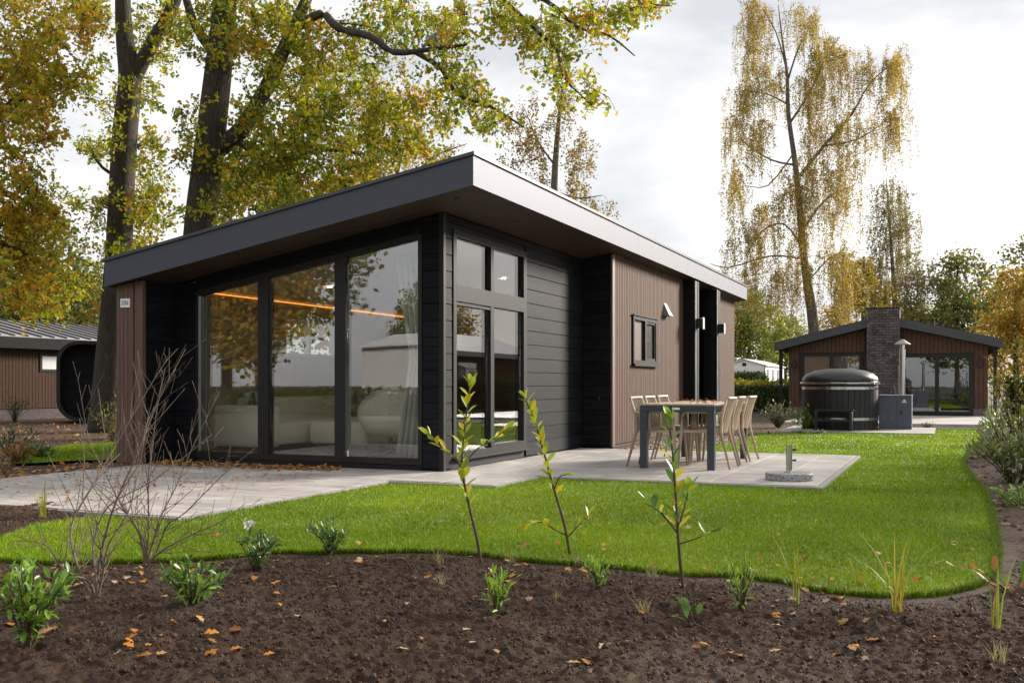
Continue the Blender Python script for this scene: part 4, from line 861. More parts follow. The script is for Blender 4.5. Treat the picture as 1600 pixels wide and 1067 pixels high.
oak('oak_tree', 'forked oak trunk left of the house behind the wing wall', base_pt(168, dA), ([base_pt(168, dA)]+A_([(172,600),(180,480),(186,390),(190,300),(196,200),(203,125),(195,60),(192,0),(190,-130),(188,-260)]), [.46, .37, .31, .29, .28, .27, .25, .19, .17, .12, .05]),
    [(A_([(203,135),(218,105),(238,68),(266,20),(285,-40),(310,-130)]), [.2, .17, .16, .15, .13, .07]), (A_([(192,280),(160,262),(135,225)]), [.05, .035, .015])],
    [(150,130,30,45,6),(245,50,60,50,14),(228,250,32,55,8),(182,330,50,45,12),(235,330,45,40,8),(140,225,25,40,4),(120,440,45,40,8),(190,410,36,40,9),(150,15,55,30,9),(220,140,30,35,5),(180,200,22,40,5),(105,330,30,40,5),(230,300,40,70,7),(200,-130,160,80,26)], dA, 2.0, 55, .19, .10, OAKPAL)
dC = 18.0
oak('oak_tree', 'orange-brown oak foliage filling the far left edge', base_pt(-75, dC), ([base_pt(-75, dC)]+[AT(-75+5*k, 600-150*k, dC) for k in range(1, 6)], [.45, .38, .34, .28, .2, .1]),
    [([AT(-70, 420, dC), AT(-20, 380, dC), AT(50, 400, dC)], [.1, .08, .03]), ([AT(-62, 240, dC), AT(0, 180, dC), AT(70, 120, dC)], [.12, .1, .04]), ([AT(-65, 330, dC), AT(0, 300, dC), AT(60, 330, dC)], [.1, .07, .03])],
    [(20,50,100,85,38),(5,190,85,80,32),(30,310,70,60,28),(15,405,85,70,30),(75,465,50,35,10),(50,130,60,50,18),(110,40,45,35,9),(-110,250,90,200,40),(-20,-90,150,70,24)], dC, 1.9, 55, .19, .10,
    [(.50,.33,.02), (.52,.27,.016), (.40,.36,.02), (.24,.28,.018), (.34,.33,.02), (.42,.28,.018)])

def birch(name, label, base, trunk, limbs, blobs, depth, dspread, strands, slen, leafn, size, pal, bark=M_BIRCHB, group=None, lsig=.06, connect_r=.008, n_side=8):
    t = thing(name, label, 'tree', base, group); sk = Skel(); sk.limb(trunk[0], trunk[1], n_side, 3)
    for pts, r in limbs: sk.limb(pts, r, 6, 3)
    T, tg = blob_targets(blobs, depth, dspread); sk.connect(T, rbase=connect_r, kr=.006)
    LPz = []; 
    for tpt in T:
        for k in range(max(1, int(strands*RNG.uniform(.35, 1.5)))):
            ln = RNG.uniform(*slen); a = RNG.uniform(0, 2*np.pi); out = RNG.uniform(.1, .45)*min(ln, 1.2); p0 = np.array(tpt)+RNG.normal(0, .12*ln, 3); p1 = p0+np.array([math.cos(a)*out*.6, math.sin(a)*out*.6, -.12*ln]); p2 = p0+np.array([math.cos(a)*out, math.sin(a)*out, -.55*ln]); p3 = p2+np.array([RNG.normal(0, .04), RNG.normal(0, .04), -.45*ln])
            sk.mb.tube([p0, p1, p2, p3], [.007*depth/46, .006*depth/46, .005*depth/46, .003*depth/46], 3, cap=False)
            u = RNG.random(leafn)**.8*3; seg = np.minimum(u.astype(int), 2); fr = (u-seg)[:, None]; Q = np.array([p0, p1, p2, p3]); LPz.append(Q[seg]*(1-fr)+Q[seg+1]*fr+RNG.normal(0, lsig, (leafn, 3)))
    part('trunk', sk.mb, bark, t, smooth=True); P = np.concatenate(LPz); n = len(P); ns = len(LPz)
    cl_ = np.repeat(RNG.integers(0, len(pal), ns), leafn); ci = np.where(RNG.random(n) < .55, cl_, RNG.integers(0, len(pal), n))
    leaf_cloud('crown', P, RNG.uniform(.7, 1.3, n)*size, pal, M_LEAF, (RHO_V, RHO_F), colid=ci, parent=t); return t
dW = 46.0
W_ = lambda l: [AT(x, y, dW) for x, y in l]
BPAL = [(.44,.32,.05), (.34,.28,.05), (.50,.33,.05), (.28,.25,.05), (.54,.38,.05), (.38,.24,.05)]
bigbirch = birch('birch_tree', 'tall weeping birch with golden leaves behind the back bungalow', base_pt(1276, dW), ([base_pt(1276, dW)]+W_([(1272,515),(1258,420),(1250,330),(1243,260),(1232,180),(1230,120),(1222,60),(1216,8)]), [.32, .26, .18, .15, .125, .10, .07, .04, .015]),
    [(W_([(1241,258),(1205,250),(1165,225),(1150,205)]), [0.056, 0.043, 0.031, 0.012]), (W_([(1233,165),(1200,148),(1150,140)]), [0.043, 0.031, 0.012]), (W_([(1250,275),(1290,225),(1330,180),(1360,130),(1400,95)]), [0.087, 0.068, 0.056, 0.037, 0.012]), (W_([(1290,228),(1340,218),(1380,192)]), [0.043, 0.031, 0.012]),
     (W_([(1231,125),(1250,70),(1275,28)]), [0.050, 0.031, 0.012]), (W_([(1228,105),(1212,50),(1190,12)]), [0.043, 0.031, 0.012]), (W_([(1236,190),(1268,140),(1290,90),(1312,58)]), [0.056, 0.043, 0.031, 0.012]), (W_([(1254,360),(1290,312),(1335,290)]), [0.062, 0.043, 0.019]), (W_([(1252,385),(1225,350),(1190,362),(1165,400)]), [0.050, 0.037, 0.031, 0.012]), (W_([(1256,405),(1205,400),(1140,418),(1110,412)]), [0.043, 0.037, 0.028, 0.012]), (W_([(1240,240),(1200,290),(1165,290)]), [0.037, 0.031, 0.012]), (W_([(1262,440),(1300,400),(1320,400)]), [0.037, 0.031, 0.019])],
    [(1188,25,32,28,9),(1255,35,32,28,7),(1300,75,32,40,9),(1200,100,55,45,12),(1270,125,50,45,13),(1392,105,40,32,11),(1370,180,42,35,10),(1145,150,22,40,6),(1175,210,45,42,11),(1300,190,45,50,13),(1150,270,32,32,6),(1255,260,50,50,13),(1320,270,36,55,13),(1175,360,50,50,11),(1290,370,55,50,15),(1225,420,70,45,13),(1165,440,40,30,7),(1315,430,28,45,8),(1225,330,55,45,9),(1340,100,30,30,4)],
    dW, 1.8, 9, (.8, 2.5), 60, .078, BPAL)
birch('birch_tree', 'slender grey-brown birch right of the tall birch', base_pt(1400, 62), ([base_pt(1400, 62), AT(1398, 480, 62), AT(1392, 380, 62), AT(1385, 280, 62)], [.2, .15, .09, .02]), [], [(1388,305,34,28,14),(1390,350,38,35,22),(1400,410,48,40,28),(1405,455,52,30,20),(1430,430,30,40,10)], 62, 2, 6, (1, 2.6), 46, .11, [(.32,.25,.09), (.26,.21,.08), (.34,.28,.08), (.22,.19,.07)])
birch('birch_tree', 'yellow weeping tree between the birches above the back roof', base_pt(1352, 52), ([base_pt(1352, 52), AT(1350, 480, 52), AT(1350, 400, 52)], [.2, .15, .04]), [], [(1345,410,30,25,12),(1360,445,32,35,16),(1325,455,25,30,8)], 52, 1.5, 5, (.8, 2), 46, .12, [(.26,.19,.02), (.22,.17,.02), (.16,.14,.02), (.3,.2,.02)])
d1 = 34.0
birch('birch_tree', 'thin birch rising behind the roof right of the ridge corner', base_pt(868, d1), ([base_pt(868, d1), AT(866, 400, d1), AT(866, 290, d1), AT(872, 200, d1), AT(880, 130, d1)], [.2, .17, .12, .08, .02]), [([AT(866, 300, d1), AT(905, 310, d1), AT(940, 305, d1)], [.04, .03, .01]), ([AT(868, 260, d1), AT(840, 220, d1), AT(820, 170, d1)], [.04, .03, .01])],
      [(880,160,30,35,9),(850,220,45,40,11),(895,235,35,45,12),(830,270,50,30,9),(905,290,30,30,6),(930,318,22,12,5),(800,215,40,45,8),(815,165,28,28,4)], d1, 1.2, 5, (.35, .9), 22, .085, [(.30,.24,.04), (.24,.21,.04), (.36,.24,.04), (.38,.20,.04)])
birch('birch_tree', 'many-stemmed golden birch behind the sloping roof', base_pt(600, 30), ([base_pt(600, 30), AT(590, 350, 30), AT(580, 220, 30), AT(585, 110, 30)], [.15, .12, .09, .03]), [([AT(596, 420, 30), AT(560, 260, 30), AT(545, 150, 30)], [.08, .06, .02]), ([AT(594, 400, 30), AT(625, 250, 30), AT(650, 170, 30)], [.08, .06, .02]), ([AT(592, 380, 30), AT(660, 260, 30), AT(730, 225, 30)], [.06, .04, .01])],
      [(560,190,50,60,13),(630,210,50,50,12),(600,130,50,40,8),(690,240,40,25,7),(590,270,70,25,10)], 30, 1.2, 5, (.3, .8), 22, .09, [(.42,.29,.03), (.40,.22,.03), (.34,.28,.03), (.24,.24,.03)])
# generic park trees: three shapes, copied
def park_tree(name, label, h, w, n, pal, size, seed_up=0.25, group='park trees in the distance'):
    t = thing(name, label, 'tree', (0, 0, -.1), group); sk = Skel(); sk.limb([(0,0,-.1), (.05*h*.2, 0, h*.35), (0, .03*h, h*.7), (0, 0, h*.95)], [.022*h, .018*h, .01*h, .003*h], 7, 3)
    q = RNG.normal(size=(n, 3)); q /= np.linalg.norm(q, axis=1)[:, None]; q *= RNG.random((n, 1))**.45; T = q*np.array([w, w, h*.40])+np.array([0, 0, h*.58]); T *= 1; T[:, :2] *= (1.15-.45*np.clip((T[:, 2:3]-h*.5)/(h*.5), 0, 1)); sk.connect(T, rbase=.01, kr=.012)
    part('trunk', sk.mb, M_BARK, t, smooth=True); P = cluster_leaves(T, 55, .42, .8); m = len(P); cl_ = np.repeat(RNG.integers(0, len(pal), n), 55); ci = np.where(RNG.random(m) < .6, cl_, RNG.integers(0, len(pal), m))
    leaf_cloud('crown', P, RNG.uniform(.7, 1.3, m)*size, pal, M_LEAF, (RHO_V, RHO_F), colid=ci, parent=t); return t
ptA = park_tree('broadleaf_tree', 'olive green tree right of the back roof', 11, 3.4, 150, [(.14,.16,.04), (.10,.13,.035), (.19,.19,.05), (.23,.19,.05)], .26)
ptB = park_tree('broadleaf_tree', 'orange-tinged tree at the right edge behind the shrubs', 9, 2.6, 110, [(.32,.22,.03), (.40,.26,.03), (.20,.19,.03), (.42,.21,.025)], .22)
ptC = park_tree('broadleaf_tree', 'dark green tree seen beneath the big birch', 10, 3.0, 150, [(.14,.17,.03), (.19,.22,.035), (.25,.26,.04)], .26)
def place(src, px, depth, sc_=1, rz=0, first=False, label=None, xy=None):
    p = base_pt(px, depth) if xy is None else np.array((*xy, -.1))
    if first: src.location = p; src.rotation_euler = (0, 0, rz); src.scale = (sc_,)*3; return src
    return copy_tree(src, p, rz, label, sc_)
place(ptA, 1500, 62, .86, .5, True); place(ptB, 1590, 36, .58, 1, True); place(ptC, 1172, 105, 1.15, 2, True)
for s, px, dp, k, r, lab in [(ptA, 1120, 105, 1.0, 2, 'olive tree half hidden behind the far end of the house'), (ptC, 1440, 75, .75, 1, 'dark green tree behind the back bungalow chimney'), (ptC, 1228, 115, .95, 3, 'rounded green tree above the white caravan'), (ptB, 1300, 80, .8, 2, 'golden tree behind the tall birch trunk'), (ptA, 1640, 55, .9, 4, 'olive tree just beyond the right edge'), (ptB, 1560, 75, .7, 0, 'small golden tree far behind the right shrubs'),
    (ptC, 130, 60, .8, 0, 'dark green tree above the pale seam roof'), (ptA, 60, 52, .95, 1, 'olive tree behind the left bungalow'), (ptB, 230, 48, .9, 2, 'golden tree between the oak trunks far behind'), (ptA, 420, 48, 1.1, 3, 'tall olive tree hidden behind the roof'), (ptB, 520, 42, 1.1, 5, 'golden tree behind the sloping roof'), (ptC, -40, 62, 1.0, 4, 'dark tree beyond the left edge'), (ptC, 330, 60, 1, 2, 'dark green tree far behind the thick oak')]:
    place(s, px, dp, k, r, label=lab)
# what the panes mirror: trees, a caravan and a hedge across the lane behind the camera
for s, xy, k, r, lab in [(ptA, (-24, 21), 1.1, 0, 'olive tree across the lane mirrored in the left pane'), (ptB, (-19, 17), 1.0, 1, 'golden tree across the lane mirrored in the middle pane'), (ptC, (-21, 22), 1.0, 2.2, 'full green tree across the lane mirrored low in the first pane'), (ptB, (-27, 23.5), 1.35, .4, 'tall golden tree across the lane mirrored in the middle pane'), (ptA, (-29, 27), 1.3, 2, 'tall olive tree across the lane mirrored in the glazing'), (ptC, (-66, 36), 1.0, 3, 'dark tree behind the mirrored caravan'), (ptB, (-24, 28), 1.2, 4, 'golden tree far left across the lane'), (ptA, (-21, 8.0), .8, 2.5, 'loose tree mirrored at the right of the last pane'),
    (ptC, (-26, -6), 1.1, 1, 'dark tree across the lane straight behind the viewpoint'), (ptA, (-30, -16), 1.2, 2, 'olive tree across the lane right behind the viewpoint'), (ptB, (-24, 1), 1.0, 5, 'golden tree across the lane behind the viewpoint'), (ptA, (34, -24), .7, 1, 'olive tree mirrored in the side window'), (ptB, (46, -24), .8, 2, 'golden tree mirrored in the side window'), (ptC, (52, -30), .9, 0, 'dark tree behind the mirrored bungalow'), (ptA, (14, -15), .9, 3, 'olive tree right of the garden beyond the frame')]:
    place(s, 0, 0, k, r, label=lab, xy=xy)

# ------------------------------------------------------------------ caravans, hedges, bungalow across the way
def caravan(name, label, loc, L_, W, H, rot=0):
    c = thing(name, label, 'caravan', (0, 0, 0), 'white static caravans')
    part('body', MB().box(0, L_, 0, W, .45, H-.45), M_WHITE, c); part('gable', MB().prism_x([(0, H-.45), (W/2, H), (W, H-.45)], .01, L_-.01), M_WHITE, c)
    for s in (0, 1):
        y0, y1 = (-.18, W/2) if s == 0 else (W/2, W+.18); z0, z1 = (H-.50, H+.03) if s == 0 else (H+.03, H-.50)
        part('roof', MB().prism_x([(y0, z0), (y0, z0+.06), (y1, z1+.06), (y1, z1)], -.15, L_+.15), M_WHITE, c)
    for k in range(int((H-.95)/.17)):
        z = .5+k*.17; part('siding_board', MB().box(-.02, L_+.02, -.022, -.001, z, z+.155), M_WHITE, c); part('siding_board', MB().box(-.022, -.001, .0, W, z, z+.155), M_WHITE, c)
    part('corner_trim', MB().box(-.04, .03, -.04, .03, .45, H-.46), M_TRIM, c)
    for k in range(3):
        w = part('window', MB().box(.9+k*2.6, 1.9+k*2.6, -.05, -.023, 1.15, 2.15), M_FRAMEG, c); part('pane', MB().box(.97+k*2.6, 1.83+k*2.6, -.056, -.0505, 1.22, 2.08), M_GLASSR, w)
    part('vent', MB().box(-.05, -.023, W/2-.15, W/2+.15, H-.5, H-.25), M_FRAMEG, c); part('skirt', MB().box(.05, L_-.05, .05, W-.05, -.1, .449), M_TRIM, c)
    c.location = loc; c.rotation_euler = (0, 0, rot); return c
caravan('static_caravan', 'white static caravan behind the hedge beyond the house', (71.5, 8.2, 0), 10, 3.3, 2.95)
caravan('static_caravan', 'white caravan across the lane mirrored in the last pane', (-26.5, 14.5, 0), 8, 3.2, 2.9, math.radians(-62))
def hedge(name, label, x0, x1, y0, y1, h, pal, top, n):
    t = thing(name, label, 'hedge', ((x0+x1)/2, (y0+y1)/2, 0), 'clipped hedges'); part('core', MB().cbox(x0+.1, x1-.1, y0+.1, y1-.1, -.1, h-.1, .1), mat(name+'_core', (.018, .024, .008), .9), t)
    sx, sy = x1-x0, y1-y0; ar = np.array([sx*h, sx*h, sy*h, sy*h, sx*sy]); f = RNG.choice(5, n, p=ar/ar.sum()); u, v = RNG.random(n), RNG.random(n); P = np.zeros((n, 3))
    for k in range(5):
        m = f == k
        if k < 2: P[m] = np.column_stack([x0+u[m]*sx, np.full(m.sum(), (y0, y1)[k]), v[m]*h])
        elif k < 4: P[m] = np.column_stack([np.full(m.sum(), (x0, x1)[k-2]), y0+u[m]*sy, v[m]*h])
        else: P[m] = np.column_stack([x0+u[m]*sx, y0+v[m]*sy, np.full(m.sum(), h)])
    P += RNG.normal(0, .05, (n, 3)); pal = np.array(pal); ci = RNG.integers(0, len(pal), n); cols = pal[ci]*RNG.uniform(.7, 1.3, (n, 1)); tp = P[:, 2] > h-.16; cols[tp] = np.array(top)*RNG.uniform(.7, 1.3, (tp.sum(), 1))
    V, F, C = scatter(RHO_V, RHO_F, P-worldloc(t), rand_rot(n), RNG.uniform(.08, .15, n), cols); link('foliage', np_mesh('foliage', V, F, C), M_LEAF, t); return t
HP = [(.10,.15,.02), (.14,.19,.025), (.07,.11,.02)]
hedge('hedge', 'clipped hedge with yellow tips between house and back bungalow', 29.4, 30.5, -.2, 9.5, 1.05, HP, (.26,.25,.02), 6500)
hedge('hedge', 'clipped hedge right of the back bungalow', 29.4, 30.5, -18, -7.2, 1.15, HP, (.10,.13,.02), 5500)
hedge('hedge', 'hedge across the lane mirrored in the glazing', -21, -20, 7, 22, .75, HP, (.08,.10,.02), 5000)
hedge('hedge', 'hedge mirrored in the side window', 14, 22, -12.6, -11.7, 1.1, HP, (.09,.11,.02), 5000)
hedge('hedge', 'rounded dark shrub mass above the yellow-tipped hedge', 33.5, 36, 2.3, 3.9, 1.4, [(.045,.065,.015), (.035,.05,.012)], (.06,.08,.015), 3500)
rb = thing('bungalow', 'brown bungalow beyond the right edge mirrored in the side window', 'bungalow', (28, -16, 0))
part('wall', MB().box(25, 35, -18, -13.5, 0, 2.2), M_BROWN, rb); part('roof', MB().prism_x([(-18.5, 2.15), (-18.5, 2.35), (-15.75, 3.3), (-13, 2.35), (-13, 2.15)], 24.5, 35.5), M_ROOFMETAL, rb)
w = part('window', MB().box(27, 29, -13.49, -13.44, .3, 2.0), M_FRAME, rb); part('pane', MB().box(27.1, 28.9, -13.439, -13.43, .4, 1.9), M_GLASSR, w)

# ------------------------------------------------------------------ bed plants
def ground_pt(px, py, dz=0.0):
    p = G(px, py, -.02)
    def zf(p):
        z = soil_z(p[0], p[1]); return -.03 if z < -.1 else z
    for _ in range(5): p = G(px, py, .5*zf(p)+.5*p[2])
    return np.array((p[0], p[1], zf(p)+dz))
LEAFME = {}
def laurel_leaf(col):
    key = tuple(round(c, 3) for c in col)
    if key not in LEAFME:
        V = np.array(LAU_V); me = np_mesh('leaf', V, LAU_F, np.tile(np.array(col)*1.0, (len(V), 1)), smooth=True); me.materials.append(M_LEAFG); LEAFME[key] = me
    return LEAFME[key]
def add_leaf(parent, org, p, direction, size, col, roll=None):
    d = np.array(direction, float); d /= np.linalg.norm(d); up = np.array([0, 0, 1.0])+RNG.normal(0, .25, 3); x = np.cross(d, up); x /= np.linalg.norm(x)+1e-9; z = np.cross(x, d)
    M = Matrix(((x[0], d[0], z[0]), (x[1], d[1], z[1]), (x[2], d[2], z[2]))); o = bpy.data.objects.new('leaf', laurel_leaf(col)); COL.objects.link(o); o.parent = parent; o.location = np.array(p)-org
    o.rotation_euler = M.to_euler(); o.scale = (size*RNG.uniform(.9, 1.2), size, size); return o
def sapling(label, base_px, stem_px, branches, leaves_at, pal, size, top_n=6):
    b = ground_pt(*base_px); dp = depth_of(b); t = thing('laurel_sapling', label, 'sapling', b, 'young laurel saplings in the soil bed')
    mb = MB(); stem = [b-np.array([0, 0, .05])]+[AT(x, y, dp) for x, y in stem_px]; mb.tube(smooth_line(stem, 3), list(np.linspace(.0095, .004, 3*(len(stem)-1)+1)), 6)
    part('stem', mb, M_STEM, t, smooth=True)
    paths = [(smooth_line(stem, 6), leaves_at)]
    for br, n in branches:
        pts = [AT(x, y, dp+dz) for x, y, dz in br]; part('branch', MB().tube(smooth_line(pts, 3), list(np.linspace(.005, .0028, 3*(len(pts)-1)+1)), 5), M_STEM, t, smooth=True); paths.append((smooth_line(pts, 6), n))
    for path, (n, f0) in paths:
        path = np.array(path); m = len(path)
        for k in range(n):
            f = f0+(1-f0)*(k+RNG.random()*.6)/n; i = min(int(f*(m-1)), m-2); p = path[i]+(path[i+1]-path[i])*(f*(m-1)-i); ax = path[i+1]-path[i]; ax /= np.linalg.norm(ax); a = k*2.4+RNG.normal(0, .3)
            side = math.cos(a)*RGT+math.sin(a)*FWD; d = ax*RNG.uniform(.5, 1.1)+side*RNG.uniform(.5, 1.0)+np.array([0, 0, RNG.uniform(-.2, .3)]); col = np.array(pal[RNG.integers(0, len(pal))])*RNG.uniform(.9, 1.1)
            add_leaf(t, worldloc(t), p, d, size*RNG.uniform(.65, 1.1), [round(float(c), 2) for c in col])
        for k in range(3):
            a = k*2.1; add_leaf(t, worldloc(t), path[-1], (path[-1]-path[-2])/np.linalg.norm(path[-1]-path[-2])+.45*(math.cos(a)*RGT+math.sin(a)*FWD), size*RNG.uniform(.7, 1), [round(c, 2) for c in pal[k % len(pal)]])
    return t
YG = [(.42,.48,.03), (.32,.42,.03), (.52,.52,.03), (.24,.35,.03), (.60,.48,.02)]
sapling('tall yellow-green laurel sapling with a side shoot in front of the house corner', (754, 881), [(745, 840), (733, 790), (722, 730), (726, 670), (735, 600)], [([(722,735,0),(712,715,-.05),(690,700,-.1),(673,682,-.1)], (8, .25)), ([(723,728,0),(745,702,.05),(768,688,.1),(790,672,.1)], (11, .4))], (34, .4), YG, .088)
sapling('leaning yellow-green laurel sapling right of the tallest sapling', (893, 868), [(882, 820), (866, 765), (848, 700), (836, 660), (822, 625)], [([(884,835,0),(868,828,0),(845,815,0),(822,820,0)], (10, .3)), ([(886,840,0),(900,825,0),(920,805,0)], (5, .45)), ([(866,765,0),(874,745,0),(884,742,0)], (3, .5))], (36, .38), YG, .082)
sapling('darker green laurel sapling in front of the garden table', (1070, 923), [(1063, 880), (1059, 830), (1056, 780), (1052, 720), (1046, 655)], [([(1060,835,0),(1045,815,0),(1025,795,0),(1010,785,0)], (9, .3)), ([(1058,832,0),(1070,790,.05),(1076,765,.05)], (8, .3)), ([(1060,850,0),(1085,842,0),(1110,832,0)], (6, .4))], (26, .4), [(.16,.29,.05), (.22,.36,.04), (.32,.44,.04), (.13,.24,.06), (.55,.50,.03)], .092)
# bare shrubs on the left
def bare_shrub(label, base_px, stems, group='bare leafless shrubs in the soil bed'):
    b = ground_pt(*base_px); dp = depth_of(b); t = thing('bare_shrub', label, 'shrub', b, group)
    for st_ in stems:
        pts = [b-np.array([0, 0, .03])]+[AT(x, y, dp+dz) for x, y, dz in st_]; mb = MB(); sp = smooth_line(pts, 4); r = np.linspace(.0068, .0014, len(sp)); mb.tube(sp, list(r), 5)
        for k in range(3, len(sp)-1):
            for rep in range(2):
                if RNG.random() < .62:
                    ax = sp[k+1]-sp[k]; ax /= np.linalg.norm(ax); sd = RNG.normal(0, 1, 3); sd -= ax*(sd @ ax); sd /= np.linalg.norm(sd); ln = RNG.uniform(.06, .34)*(1-.4*k/len(sp)); d = ax*.75+sd*.7; d[2] += .15; q1 = sp[k]+d*ln*.5+RNG.normal(0, .012, 3); q2 = q1+(d+np.array([0, 0, .25]))*ln*.5+RNG.normal(0, .015, 3)
                    mb.tube([sp[k], q1, q2], [r[k]*.55, r[k]*.42, .0012], 4, cap=False)
                    if RNG.random() < .6: mb.tube([q1, q1+(ax+RNG.normal(0, .5, 3))*ln*.3], [r[k]*.35, .001], 4, cap=False)
        part('stem', mb, M_SHRUBW, t, smooth=True)
    return t
bare_shrub('leafless many-stemmed shrub nearest the camera on the left', (150, 935), [[(120,880,0),(112,820,.1),(150,750,.2),(178,700,.3),(230,610,.3),(262,560,.3)], [(155,880,0),(175,800,-.1),(205,730,-.1),(222,690,-.1),(250,620,-.1),(290,545,-.1)], [(150,900,0),(146,850,.1),(170,790,.1),(240,750,.15),(330,680,.2)], [(140,910,0),(100,890,-.2),(70,850,-.3),(20,845,-.35)], [(160,900,0),(170,850,0),(200,800,0),(215,740,.05),(232,650,.1)]])
bare_shrub('leafless shrub at the lawn edge in front of the black wing wall', (226, 882), [[(232,840,0),(232,790,0),(232,740,0),(238,700,0),(245,640,0),(258,575,0)], [(225,845,0),(190,790,0),(165,740,0),(140,690,0),(125,610,0)], [(238,850,0),(250,810,0),(275,760,.1),(300,700,.1),(343,612,.1)], [(245,860,0),(262,820,-.1),(290,800,-.1),(345,745,-.1),(398,700,-.1)], [(222,850,0),(205,810,0),(160,770,0),(140,750,0)], [(250,862,-.1),(300,835,-.15),(345,815,-.2),(385,785,-.2)]])
# leafy little plants
def clump(name, label, cat, px, py, r, h, n, pal, size, mat_=M_LEAFG, tmpl=(LAU_V, LAU_F), stems=7, group=None, base=None, upright=.5):
    b = ground_pt(px, py) if base is None else np.array(base, float); t = thing(name, label, cat, b, group); mb = MB(); P = []
    for k in range(stems):
        a = RNG.uniform(0, 2*np.pi); rr_ = r*math.sqrt(RNG.random()); hh = h*RNG.uniform(.65, 1.0)*(1-.35*rr_/r); tip = b+np.array([rr_*math.cos(a), rr_*math.sin(a), hh]); mid = b+np.array([rr_*.4*math.cos(a), rr_*.4*math.sin(a), hh*.5])
        mb.tube([b+np.array([0, 0, -.03]), mid, tip], [.006*size/.06, .0045*size/.06, .002*size/.06], 4, cap=False); f = RNG.random(n//stems)**.6; P.append(np.where(f[:, None] < .5, b+(mid-b)*(f*2)[:, None], mid+(tip-mid)*((f-.5)*2)[:, None]))
    P = np.concatenate(P); P = P+RNG.normal(0, size*.22, P.shape); P[:, 2] = np.maximum(P[:, 2], b[2]+.01); m = len(P); out = P-b; out[:, 2] *= upright; out += RNG.normal(0, max(r*.35, .3*h), out.shape)*1.15; out[:, 2] += h*.15; out /= np.linalg.norm(out, axis=1)[:, None]+1e-9
    up = np.tile(np.array([0, 0, 1.0]), (m, 1))+RNG.normal(0, .3, (m, 3)); x = np.cross(out, up); x /= np.linalg.norm(x, axis=1)[:, None]+1e-9; z = np.cross(x, out); R = np.stack([x, out, z], -1)
    pal = np.array(pal); cols = pal[RNG.integers(0, len(pal), m)]*RNG.uniform(.8, 1.2, (m, 1)); V, F, C = scatter(tmpl[0], tmpl[1], P-b, R, size*RNG.uniform(.6, 1.2, m), cols)
    part('stems', mb, M_STEM, t); link('foliage', np_mesh('foliage', V, F, C, smooth=True), mat_, t); return t
VG = [(.16,.30,.04), (.22,.38,.04), (.11,.22,.04), (.28,.42,.05)]
DG = [(.07,.14,.04), (.09,.18,.05), (.14,.24,.04)]
clump('small_shrub', 'leafy green shrub at the lower left edge of the bed', 'shrub', 45, 1010, .18, .38, 330, VG, .055, stems=16)
clump('small_shrub', 'leafy green shrub right of the near bare shrub', 'shrub', 300, 945, .17, .24, 260, VG+DG, .05, stems=14)
clump('small_shrub', 'dark shrub with a white flower at the lawn edge', 'shrub', 398, 892, .13, .25, 200, DG, .046, stems=13)
clump('small_shrub', 'low dark shrub at the lawn edge left of the tall sapling', 'shrub', 518, 866, .14, .25, 200, DG, .044, stems=13)
NAR = [(x*.55, y, z) for x, y, z in LAU_V]
for px, py, r, h, lab in [(775, 958, .09, .22, 'narrow-leaved green plant leaning in the bed below the tall sapling'), (935, 922, .08, .19, 'narrow-leaved green plant below the leaning sapling'), (1158, 955, .09, .26, 'narrow-leaved green plant right of the dark sapling')]:
    clump('leafy_perennial', lab, 'plant', px, py, r, h, 110, [(.24,.40,.04), (.18,.33,.04), (.30,.46,.05)], .045, tmpl=(NAR, LAU_F), stems=9, group='narrow-leaved perennials in the bed', upright=1.2)
clump('leafy_perennial', 'two-leaved seedling near the bottom of the bed', 'seedling', 1082, 975, .04, .07, 6, [(.13,.24,.05)], .08, stems=3, group='seedlings')
# flower heads on the dark shrub
fb = ground_pt(390, 880); fp = AT(389, 818, depth_of(fb)); V, F, C = scatter(RHO_V, RHO_F, fp+RNG.normal(0, .016, (26, 3)), rand_rot(26), np.full(26, .028), np.tile([[.75, .74, .68]], (26, 1)))
o = link('flower_head', np_mesh('flower_head', V-fp, F, C), M_DRY, None, fp); tag(o, 'small white flower head above the dark shrub', 'flower')
def tuft(name, label, px, py, h, n, pal, spread=.35, wd=.0035, group='grass tufts in the bed', base=None):
    b = ground_pt(px, py) if base is None else np.array(base, float); mbv = []; fs = []; cols = []
    for k in range(n):
        a = RNG.uniform(0, 2*np.pi); le = RNG.uniform(.2, 1)*spread; hh = h*RNG.uniform(.5, 1); dx, dy = math.cos(a), math.sin(a); sx, sy = -dy*wd, dx*wd; o0 = RNG.normal(0, .012, 2); i = len(mbv)
        for f, w in ((0, 1), (.4, 1), (.75, .7), (1, .1)):
            q = np.array([o0[0]+dx*le*hh*f**1.8, o0[1]+dy*le*hh*f**1.8, hh*f*(1-.25*le*f)-.01]); mbv += [q-np.array([sx*w, sy*w, 0]), q+np.array([sx*w, sy*w, 0])]
        fs += [(i, i+1, i+3, i+2), (i+2, i+3, i+5, i+4), (i+4, i+5, i+7, i+6)]; c = np.array(pal[RNG.integers(0, len(pal))])*RNG.uniform(.8, 1.2); cols += [c]*8
    o = link(name, np_mesh(name, np.array(mbv), np.array(fs), np.array(cols)), M_GRASS, None, b); tag(o, label, 'grass tuft', group); return o
YT = [(.30,.33,.04), (.38,.33,.05), (.20,.28,.03), (.42,.30,.05)]; ST = [(.30,.26,.12), (.20,.22,.06), (.36,.30,.16)]
tuft('grass_tuft', 'tall yellow-green reed in the right of the bed', 1402, 960, .46, 20, YT, .8, .0028)
tuft('grass_tuft', 'thin yellow reed left of the tall reed', 1243, 945, .34, 7, YT, .35, .0024)
tuft('grass_tuft', 'yellow reed at the right edge of the bed', 1560, 985, .34, 8, YT, .5, .0026)
